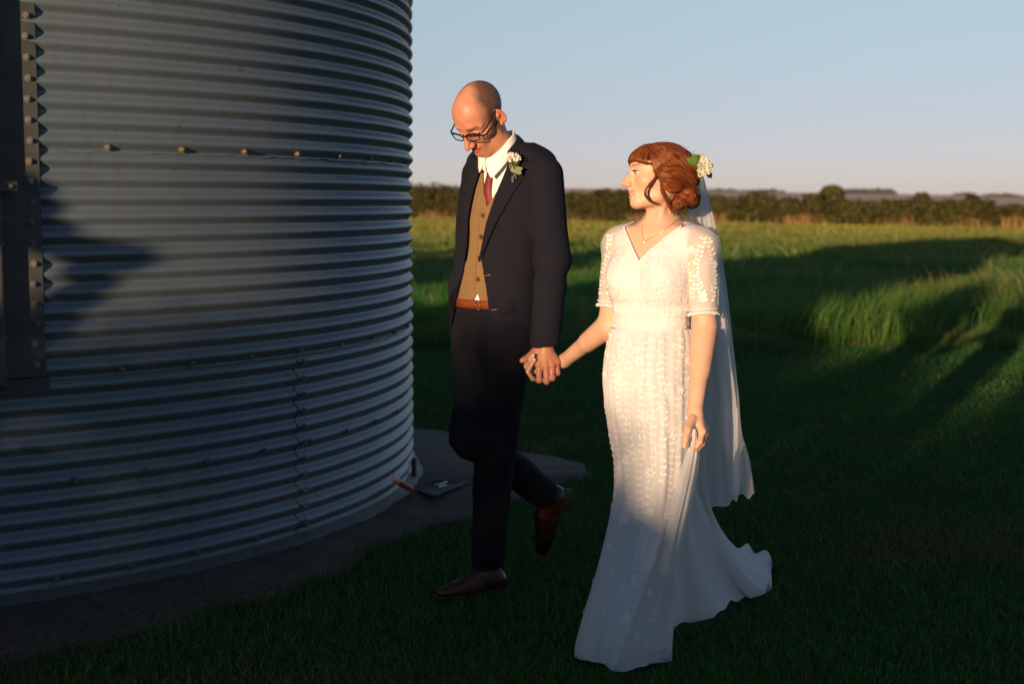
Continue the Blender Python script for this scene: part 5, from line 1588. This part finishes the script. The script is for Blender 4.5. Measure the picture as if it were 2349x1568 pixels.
for (px, py, d, dr, L, wd_, col) in ((1598, 378, 4.455, (-.8, -.2, .45), .040, .013, (.12, .26, .03)), (1598, 382, 4.455, (-.9, -.3, -.15), .038, .012, (.09, .21, .03)), (1598, 376, 4.455, (-.3, -.3, .9), .036, .011, (.15, .28, .05)), (1594, 386, 4.455, (-.7, -.3, .1), .030, .010, (.10, .23, .03)), (1600, 368, 4.48, (.1, -.2, 1), .024, .007, (.45, .42, .28)), (1592, 388, 4.47, (-.5, -.3, -.8), .024, .008, (.09, .20, .03)), (1607, 402, 4.48, (.2, -.3, -.9), .020, .006, (.20, .26, .04)), (1622, 392, 4.52, (.5, 0, -.8), .028, .011, (.16, .22, .20)), (1622, 382, 4.53, (.8, .1, .2), .022, .011, (.15, .21, .20)), (1606, 366, 4.49, (.35, -.2, .9), .022, .006, (.5, .46, .3))):
    m = MB(); leaf(m, W(px, py, d), np.array(dr), Nf, L, wd_); o = m.build("leaf", M_green, fl); vcol(o.data, col)
m = MB(); st = MB()
for k in range(26):
    p = W(r6.uniform(1590, 1612), r6.uniform(388, 406), 4.465 + r6.uniform(-.008, .01)); m.ball(p, r6.uniform(.0022, .0038), 7, 5); st.tube([p, W(1602, 388, 4.485)], .0006, 4, False)
m.build("gypsophila", M_gyp, fl); o = st.build("stem", M_green, fl); vcol(o.data, (.12, .18, .05))
bb_ = bvh_of(bpy.data.objects["body.001"]) if "body.001" in bpy.data.objects else None
m = MB(); chain_px = spline([(1560, 500), (1548, 510), (1530, 523), (1508, 538), (1488, 549), (1479, 552), (1475, 543), (1473, 530), (1473, 517)], 50)
pts = []
for px, py in chain_px:
    o = Vector((0, 0, CAM_H)); d = (Vector(W(px, py, 4.5)) - o).normalized(); h = bb_.ray_cast(o, d, 8)
    if h[0] is not None: pts.append(h[0] + h[1] * .0012)
M_gold = plain("gold_chain", (.80, .55, .25), .25, 1.0)
m.tube(pts, .0007, 5, False); nk_ = m.build("necklace", M_gold, bride)
m = MB(); o = Vector((0, 0, CAM_H)); d = (Vector(W(1479, 556, 4.5)) - o).normalized(); h = bb_.ray_cast(o, d, 8); m.ball(h[0] + h[1] * .003, .0042, 12, 8); m.build("pearl", plain("pearl", (.85, .80, .74), .15), nk_)
# ------------------------------------------------------------------ grass
def blades(name, P, H, Wd, lean, col, mat, segs=2, kind="stuff"):
    "one mesh of grass blades: P (N,2 or 3) roots, H heights, Wd widths, lean (N,2) tip offset, col (N,3)"
    N = len(P); P = np.asarray(P, float)
    if P.shape[1] == 2: P = np.c_[P, np.zeros(N)]
    a = rng.uniform(0, 2 * np.pi, N); w = np.stack([np.cos(a), np.sin(a), np.zeros(N)], 1) * (Wd / 2)[:, None]
    L = np.c_[lean, np.zeros(N)]
    z = np.array([0, 0, 1.0])
    mid = P + L * .30 + z * (H * .62)[:, None]
    tip = P + L + z * (H * (1 - .10 * np.hypot(lean[:, 0], lean[:, 1]) / np.maximum(H, 1e-3)))[:, None]
    V = np.stack([P - w, P + w, mid + w * .75, mid - w * .75, tip], 1).reshape(-1, 3)
    b = np.arange(N)[:, None] * 5
    me = mesh_np(name, V, b + np.array([[0, 1, 2, 3]]), b + np.array([[3, 2, 4]]), smooth=True)
    c = np.repeat(col, 5, 0); vcol(me, c)
    return link(name, me, mat)
M_grass = leafy("grass_blade", .6, .35)
def smooth_noise(x, y, sc, seed):
    r2 = np.random.default_rng(seed); s = np.zeros_like(x)
    for k in range(7):
        a = r2.uniform(0, 6.28); f = sc * r2.uniform(.6, 1.6); s += np.sin((x * np.cos(a) + y * np.sin(a)) * f + r2.uniform(0, 6.28))
    return s / 2.6
FOOT = [(float(W(1430, 1500, 4.37)[0]), 4.345, .165, .20)] + [(float(G(px, py)[0]), float(G(px, py)[1]), r_, r_) for px, py, r_ in ((1560, 1415, .13), (1610, 1395, .14), (1660, 1365, .15), (1700, 1335, .14), (1735, 1318, .10))]
def lawn_points(n, y0, y1):
    y = rng.uniform(y0, y1, n); x = rng.uniform(-1, 1, n) * (1.3 + .385 * y)
    k = apron_r(x, y) > rng.normal(.0, .03, n)
    # pressed flat under the dress, the train and the standing shoe
    for (cx, cy, rx, ry) in FOOT: k &= ((x - cx) / rx) ** 2 + ((y - cy) / ry) ** 2 > 1
    return x[k], y[k]
Ps, Hs, Ws, Ls, Cs = [], [], [], [], []
for (n, y0, y1, hw) in ((120000, 3.9, 7.0, .0040), (100000, 7.0, 10.5, .0055), (75000, 10.5, EDGE_Y + .1, .008)):
    x, y = lawn_points(n, y0, y1); n = len(x)
    dry = smooth_noise(x, y, 2.2, 3) + .5 * smooth_noise(x, y, 7, 5) + rng.normal(0, .35, n)
    thick = smooth_noise(x, y, 4.5, 8)
    edge = np.exp(-np.maximum(apron_r(x, y), 0) / .07)
    h = rng.uniform(.018, .042, n) * (1 + .25 * thick) * (1 + .9 * edge)
    g = np.stack([rng.uniform(.03, .06, n), rng.uniform(.115, .18, n), rng.uniform(.018, .036, n)], 1)
    dr = np.stack([rng.uniform(.12, .20, n), rng.uniform(.10, .15, n), rng.uniform(.045, .07, n)], 1)
    f = (np.clip((dry - .60) * 1.0, 0, .7) * np.clip((11.5 - y) / 4, .1, 1))[:, None]
    c = g * (1 - f) + dr * f
    rare = rng.random(n) < .03
    c[rare] = (.24, .19, .10)
    Ps.append(np.c_[x, y]); Hs.append(h); Ws.append(rng.uniform(.7, 1.3, n) * hw)
    la = rng.uniform(0, 6.28, n); lr = rng.uniform(.2, 1.1, n) * h * (1 + .6 * (f[:, 0]))
    Ls.append(np.c_[np.cos(la) * lr, np.sin(la) * lr]); Cs.append(c)
o = blades("lawn_grass", np.concatenate(Ps), np.concatenate(Hs), np.concatenate(Ws), np.concatenate(Ls), np.concatenate(Cs), M_grass)
tag(o, "short mown dark green lawn with dry patches under the couple", "grass", kind="stuff")
# broad-leaved weeds lying in the lawn
x, y = lawn_points(5200, 3.9, 9.5)
k = smooth_noise(x, y, 3.1, 21) > .1; x, y = x[k], y[k]; n = len(x)
h = rng.uniform(.022, .05, n); la = rng.uniform(0, 6.28, n); lr = rng.uniform(.5, 1.2, n) * h
g = np.stack([rng.uniform(.02, .045, n), rng.uniform(.085, .14, n), rng.uniform(.016, .03, n)], 1)
o = blades("lawn_weeds", np.c_[x, y], h, rng.uniform(.010, .02, n), np.c_[np.cos(la) * lr, np.sin(la) * lr], g, M_grass)
tag(o, "broad leaved weeds scattered through the mown lawn", "weeds", kind="stuff")
# the long grass of the field
Ps, Hs, Ws, Ls, Cs = [], [], [], [], []
for (n, y0, y1, hw, h0, h1) in ((125000, EDGE_Y, 18, .0052, .16, .38), (115000, 18, 30, .0095, .16, .36), (80000, 30, 60, .03, .14, .30), (90000, 60, 150, .09, .08, .2)):
    y = y0 + (y1 - y0) * rng.random(n) ** 1.15; x = rng.uniform(-1, 1, n) * (2 + .40 * y)
    k = (x > -.10 * y - 4); x, y = x[k], y[k]; n = len(x)
    tall = smooth_noise(x, y, .8, 31) + .6 * smooth_noise(x, y, 2.3, 33)
    h = rng.uniform(h0, h1, n) * np.clip(.85 + .36 * tall, .35, 1.8) * np.clip(.30 + (y - EDGE_Y) / 2.6 + .30 * smooth_noise(x, y, 3, 35), .2, 1)
    yel = smooth_noise(x, y, .35, 41) + .6 * smooth_noise(x, y, 1.6, 43) + rng.normal(0, .5, n)
    fq = np.clip((y - 26) / 45, 0, 1)[:, None]  # far grass coloured brighter and yellower to stand in for sunlight on it
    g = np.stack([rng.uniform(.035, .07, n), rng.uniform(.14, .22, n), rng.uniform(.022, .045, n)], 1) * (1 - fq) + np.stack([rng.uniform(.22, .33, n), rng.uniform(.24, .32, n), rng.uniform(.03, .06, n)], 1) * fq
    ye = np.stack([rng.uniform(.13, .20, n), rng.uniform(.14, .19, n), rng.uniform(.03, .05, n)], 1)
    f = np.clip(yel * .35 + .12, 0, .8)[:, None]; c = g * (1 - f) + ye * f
    rare = rng.random(n) < .035; c[rare] = (.32, .25, .11); h = h * np.where(rare, 1.45, 1)
    la = rng.uniform(0, 6.28, n) * .5 + .4 + 1.8 * smooth_noise(x, y, 1.1, 51); lr = rng.uniform(.2, 1.05, n) * h
    Ps.append(np.c_[x, y]); Hs.append(h); Ws.append(rng.uniform(.6, 1.4, n) * hw); Ls.append(np.c_[np.cos(la) * lr, np.sin(la) * lr]); Cs.append(c)
# extra tall tufts along the edge on the right
for (cx, cy, rr, n) in ((3.15, 14.5, .34, 900), (4.3, 15.9, .5, 700), (3.9, 14.3, .2, 150), (5.7, 14.5, .25, 260), (6.3, 14.8, .4, 450), (5.0, 17.4, .6, 700), (2.7, 15.6, .4, 500)):
    x = rng.normal(cx, rr, n); y = np.maximum(rng.normal(cy, rr * .8, n), EDGE_Y); h = rng.uniform(.28, .56, n)
    c = np.stack([rng.uniform(.06, .11, n), rng.uniform(.15, .22, n), rng.uniform(.022, .04, n)], 1)
    la = rng.normal(.3, .9, n); lr = rng.uniform(.15, .8, n) * h
    Ps.append(np.c_[x, y]); Hs.append(h); Ws.append(rng.uniform(.006, .010, n)); Ls.append(np.c_[np.cos(la) * lr, np.sin(la) * lr]); Cs.append(c)
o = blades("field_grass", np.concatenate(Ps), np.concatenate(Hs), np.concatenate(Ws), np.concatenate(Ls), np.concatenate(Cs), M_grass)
tag(o, "long green meadow grass filling the field behind the couple", "grass", kind="stuff")

# ------------------------------------------------------------------ hedge, trees
M_leaf = leafy("hedge_leaf", .6, .25)
M_bark = plain("bark", (.09, .065, .04), .9)
def leaf_cloud(C_, Rr, n_per, size, colf, squash=1.0, seed=0):
    "quads scattered through ellipsoid clumps C_ (k,3), radii Rr (k,3)"
    r2 = np.random.default_rng(seed); C_ = np.asarray(C_, float); Rr = np.asarray(Rr, float)
    k = len(C_); N = k * n_per
    d = r2.normal(size=(N, 3)); d /= np.linalg.norm(d, axis=1)[:, None]
    rad = r2.random(N) ** .42
    ci = np.repeat(np.arange(k), n_per)
    p = C_[ci] + d * rad[:, None] * Rr[ci]
    nn = d + r2.normal(size=(N, 3)) * .7; nn /= np.linalg.norm(nn, axis=1)[:, None]
    up = r2.normal(size=(N, 3)); u = np.cross(nn, up); u /= np.linalg.norm(u, axis=1)[:, None]; v = np.cross(nn, u)
    s = (r2.uniform(.6, 1.3, N) * size)[:, None]
    V = np.stack([p - u * s, p - v * s * .55, p + u * s, p + v * s * .55], 1).reshape(-1, 3)
    col = colf(r2, N, p, ci)
    return V, np.repeat(col, 4, 0)
def leaf_obj(name, V, col, parent=None, mat=None):
    n = len(V) // 4
    me = mesh_np(name, V, np.arange(n * 4).reshape(-1, 4), smooth=False); vcol(me, col)
    return link(name, me, mat or M_leaf, parent)
def dark_leaf(r2, N, p, ci):
    k = np.random.default_rng(5).uniform(.7, 1.35, ci.max() + 1)[ci]
    return np.stack([r2.uniform(.05, .085, N) * k, r2.uniform(.05, .075, N) * k, r2.uniform(.010, .018, N) * k], 1)
def hedge_run(name, x0, y0, x1, y1, hgt, n, seed, label, gap=None, group=None):
    r2 = np.random.default_rng(seed)
    s = np.linspace(0, 1, n); L = math.hypot(x1 - x0, y1 - y0)
    cs, rs = [], []
    for k in range(n):
        x = x0 + (x1 - x0) * s[k]; y = y0 + (y1 - y0) * s[k]
        h = hgt(s[k]) * r2.uniform(.86, 1.1)
        for lev in (.22, .50, .76):
            cs.append((x + r2.normal(0, .25), y + r2.normal(0, .35), h * lev)); rs.append((L / n * r2.uniform(1.3, 2.0), r2.uniform(.6, .95), h * .27))
    th = thing(name, label, "hedge", group, loc=(x0, y0, 0))
    V, c = leaf_cloud(cs, rs, 210, .13, dark_leaf, seed=seed)
    leaf_obj("foliage", V - [x0, y0, 0], c, th)
    for k in range(30):
        m = MB(); t_ = (k + r2.random()) / 30; x = (x1 - x0) * t_; y = (y1 - y0) * t_ - .5 + r2.normal(0, .15)
        m.tube([(x, y, 0), (x + r2.normal(0, .1), y, .5), (x + r2.normal(0, .2), y + .4, 1.1)], [.06, .045, .02], 5, False)
        m.build("stem", M_bark, th)
    return th
hp0 = (-26, 150); 
H0 = W(915, 497, 132); H1 = W(2450, 524, 79)
hs = lambda s: 2.80 - 1.48 * s + .12 * math.sin(s * 31) + .1 * math.sin(s * 77)
X = lambda s: (H0[0] + (H1[0] - H0[0]) * s, H0[1] + (H1[1] - H0[1]) * s)
a, b, c_ = X(-.12), X(.42), X(1.12)
hedge_run("hedge", a[0], a[1], b[0], b[1], lambda s: hs(-.12 + .54 * s) + .15, 90, 61, "dark trimmed hedge across the far field behind the groom")
hedge_run("hedge", b[0], b[1], c_[0], c_[1], lambda s: hs(.42 + .7 * s), 110, 62, "dark trimmed hedge across the far field right of the bride")
# pale dry stalks standing along the foot of the hedge
n = 9000; s = rng.uniform(-.1, 1.1, n); x = H0[0] + (H1[0] - H0[0]) * s; y = H0[1] + (H1[1] - H0[1]) * s - 1.1 - rng.random(n) * .6
dens = smooth_noise(x, y, 1.3, 71) + rng.normal(0, .4, n); k = dens > .45; x, y = x[k], y[k]; n = len(x)
col = np.stack([rng.uniform(.28, .42, n), rng.uniform(.17, .25, n), rng.uniform(.05, .09, n)], 1)
o = blades("dry_grass", np.c_[x, y], rng.uniform(.25, .85, n), rng.uniform(.04, .09, n), rng.normal(0, .12, (n, 2)), col, M_grass)
tag(o, "dry orange grass stalks along the foot of the hedge", "grass", kind="stuff")
def round_tree(px, py_top, d, wpx, label, seed, group="trees behind the hedge", base=0.0):
    top = W(px, py_top, d); h = top[2]; w = wpx / FPX * d / 2
    r2 = np.random.default_rng(seed); cs, rs = [], []
    for k in range(26):
        a_ = r2.uniform(0, 6.28); q = r2.random() ** .5; z = r2.uniform(.45, .92)
        e = math.sqrt(max(1 - ((z - .55) / .45) ** 2, .08))
        cs.append((math.cos(a_) * q * w * e * .75, math.sin(a_) * q * w * e * .75, h * z)); rs.append((w * .3, w * .3, h * .09))
    th = thing("tree", label, "tree", group, loc=(top[0], d, base))
    V, c = leaf_cloud(cs, rs, 130, .16 * d / 100, lambda r, N, p, ci: dark_leaf(r, N, p, ci) * 1.0, seed=seed)
    leaf_obj("crown", V, c, th)
    m = MB(); m.tube([(0, 0, -.5), (.05, 0, h * .35), (0, .05, h * .6)], [w * .10, w * .07, w * .04], 8)
    for k in range(5):
        a_ = k * 1.3; m.tube([(0, 0, h * .38), (math.cos(a_) * w * .4, math.sin(a_) * w * .4, h * .62), (math.cos(a_) * w * .6, math.sin(a_) * w * .6, h * .75)], [w * .045, w * .03, w * .012], 5)
    m.build("trunk", M_bark, th)
round_tree(1905, 426, 99, 78, "round topped tree rising above the hedge right of the veil", 81)
round_tree(1862, 442, 97, 60, "low bushy tree leaning on the round tree above the hedge", 82)
round_tree(1388, 431, 122, 56, "small round tree above the hedge between the couple", 83)
round_tree(1428, 434, 124, 44, "dark narrow tree just left of the bride's face", 84)
round_tree(2115, 440, 92, 40, "small tree poking out of the hedge on the far right", 85)
round_tree(1732, 441, 106, 36, "small leafy tree in the hedge right beside the veil", 86)
round_tree(2230, 446, 88, 44, "low tree above the hedge nearest the right edge", 87)
# woods on the far hills
def far_wood(name, pts, hgt, label, seed, size=5):
    r2 = np.random.default_rng(seed); cs, rs = [], []
    for (px0, px1, py, d) in pts:
        for k in range(int((px1 - px0) / 2.2)):
            px = r2.uniform(px0, px1); p = W(px, py, d)
            e = min(1, (px - px0) / 12 + .25, (px1 - px) / 12 + .25)
            cs.append((p[0], d + r2.uniform(-25, 25), p[2] - hgt * .2 + r2.normal(0, .6))); rs.append((7, 10, hgt * e * r2.uniform(.6, 1)))
    V, c = leaf_cloud(cs, rs, 60, size, lambda r, N, p, ci: np.stack([r.uniform(.04, .07, N), r.uniform(.055, .085, N), r.uniform(.03, .05, N)], 1), seed=seed)
    o = leaf_obj(name, V, c); tag(o, label, "wood", kind="stuff")
far_wood("distant_wood", [(925, 1075, 440, 1500)], 8, "dark wooded rise on the horizon left of the groom", 91, 3)
far_wood("distant_wood", [(1620, 1690, 441, 2680), (1700, 1800, 443, 2650), (1930, 2050, 441, 2680), (2190, 2235, 449, 2560), (2262, 2330, 452, 2520)], 7, "thin dark tree belts on the far hills at the horizon", 92)
# ------------------------------------------------------------------ unseen hedge that throws the long shade, and foliage added to shape light
S2 = SDIR; U2 = np.array([SDIR[1], -SDIR[0]])
def su(s, u): p = S2 * s + U2 * u; return (float(p[0]), float(p[1]))
cs, rs = [], []
r2 = np.random.default_rng(101)
for u in np.arange(-14, 16, .34):
    x, y = su(-16 + r2.normal(0, .2), u)
    top = 2.66 + .15 * math.sin(u * 1.9 + 1) + .14 * math.sin(u * 5.3) + r2.normal(0, .06)
    for z in (.35, .85, 1.35, 1.85):
        cs.append((x, y, z)); rs.append((.55, .55, .42))
    cs.append((x, y, top - .42)); rs.append((.42, .42, .42))
th = thing("hedge", "thick leafy hedge behind the photographer that shades the lawn", "hedge", loc=(0, 0, 0))
V, c = leaf_cloud(cs, rs, 190, .085, dark_leaf, seed=102)
leaf_obj("foliage", V, c, th)
# unseen leaf clumps, added and shaped to throw the shadow on the sheets
x0, y0 = -3.78, .56
cl = [(.055, 1.885, .070), (.02, 1.84, .085), (.085, 1.835, .055), (.07, 1.78, .07), (.02, 1.74, .07), (.115, 1.735, .055), (.16, 1.695, .042), (.215, 1.695, .034), (.255, 1.69, .024), (.20, 1.655, .028), (.235, 1.655, .026), (.175, 1.62, .028), (.19, 1.59, .028), (.17, 1.555, .028), (.15, 1.515, .028), (.13, 1.47, .028), (.11, 1.425, .032), (-.05, 1.85, .08), (-.08, 1.72, .11), (-.07, 1.57, .06), (-.05, 1.47, .04), (-.08, 1.38, .08), (.02, 1.33, .06), (.0, 1.2, .13), (.17, 1.2, .13), (-.12, 1.15, .14), (.28, 1.1, .12), (-.1, .8, .3), (.15, .75, .28), (-.2, .4, .4), (.2, .35, .35)]
cs = [(U2[0] * a_, U2[1] * a_, z) for a_, z, r_ in cl]; rs = [(r_, r_, r_) for a_, z, r_ in cl]
th = thing("shadow_foliage", "unseen leaf clumps added to cast the shadow beside the silo door", "shadow_foliage", loc=(x0, y0, 0))
V, c = leaf_cloud(cs, rs, 420, .028, dark_leaf, seed=103)
leaf_obj("foliage", V, c, th)
m = MB(); m.tube([(0, 0, -.05), (.01, 0, .7), (-.02, .02, 1.6)], [.03, .022, .008], 6); m.build("stem", M_bark, th)

# unseen trees: right ones added to block sky glow, left ones shade the field
def big_tree(s_, u_, h, w, label, seed, low=.12):
    x, y = su(s_, u_); r3 = np.random.default_rng(seed); cs, rs = [], []
    for k in range(34):
        a_ = r3.uniform(0, 6.28); q = r3.random() ** .5; z = r3.uniform(low, .94)
        e = math.sqrt(max(1 - ((z - .5) / .52) ** 2, .08)); cs.append((math.cos(a_) * q * w * e * .8, math.sin(a_) * q * w * e * .8, h * z)); rs.append((w * .34, w * .34, h * .10))
    th = thing("tree", label, "tree", "trees behind the photographer", loc=(x, y, 0))
    V, c = leaf_cloud(cs, rs, 170, .16, dark_leaf, seed=seed); leaf_obj("crown", V, c, th)
    m = MB(); m.tube([(0, 0, -.1), (.05, 0, h * .4), (0, .05, h * .7)], [.22, .15, .06], 8)
    for k in range(6):
        a_ = k * 1.1; m.tube([(0, 0, h * .3), (math.cos(a_) * w * .4, math.sin(a_) * w * .4, h * .5), (math.cos(a_) * w * .7, math.sin(a_) * w * .7, h * .66)], [.09, .06, .02], 5)
    m.build("trunk", M_bark, th)
for k, (s_, u_, h, w, lab) in enumerate(((-17, 3.4, 9.5, 3.3, "unseen broad tree added to block sky glow right of the sunny gap"), (-15, 8.6, 10.5, 3.6, "unseen tallest tree added to block sky glow behind the photographer"), (-11, 14, 9, 3.4, "unseen tree added to block sky glow at the right end of the row"), (-6, 18, 9, 3.6, "dark tree standing out towards the lawn's right side"), (-17, -12.6, 5.0, 2.6, "low tree left of the sunny gap"), (-17, -17.2, 5.4, 2.8, "second low tree left of the sunny gap"), (-17, -22, 5.2, 2.8, "third low tree left of the sunny gap"), (-17, -27, 5.6, 2.9, "low tree at the far left end of the row"))):
    big_tree(s_, u_, h, w, lab, 120 + k)

# ------------------------------------------------------------------ evening haze over the land
hz = NT("haze_air"); hz.n.remove(hz.p); pv = hz.node("ShaderNodeVolumePrincipled")
pv.inputs["Color"].default_value = (.93, .92, .95, 1); pv.inputs["Density"].default_value = .00005; pv.inputs["Anisotropy"].default_value = .1
hz.link(pv.outputs[0], hz.n["Material Output"].inputs[1])
m = MB(); m.box((0, 2020, 21), (7000, 4300, 46)); o = m.build("haze", hz.m, None, False); tag(o, "thin evening haze over the fields", "haze", kind="stuff")
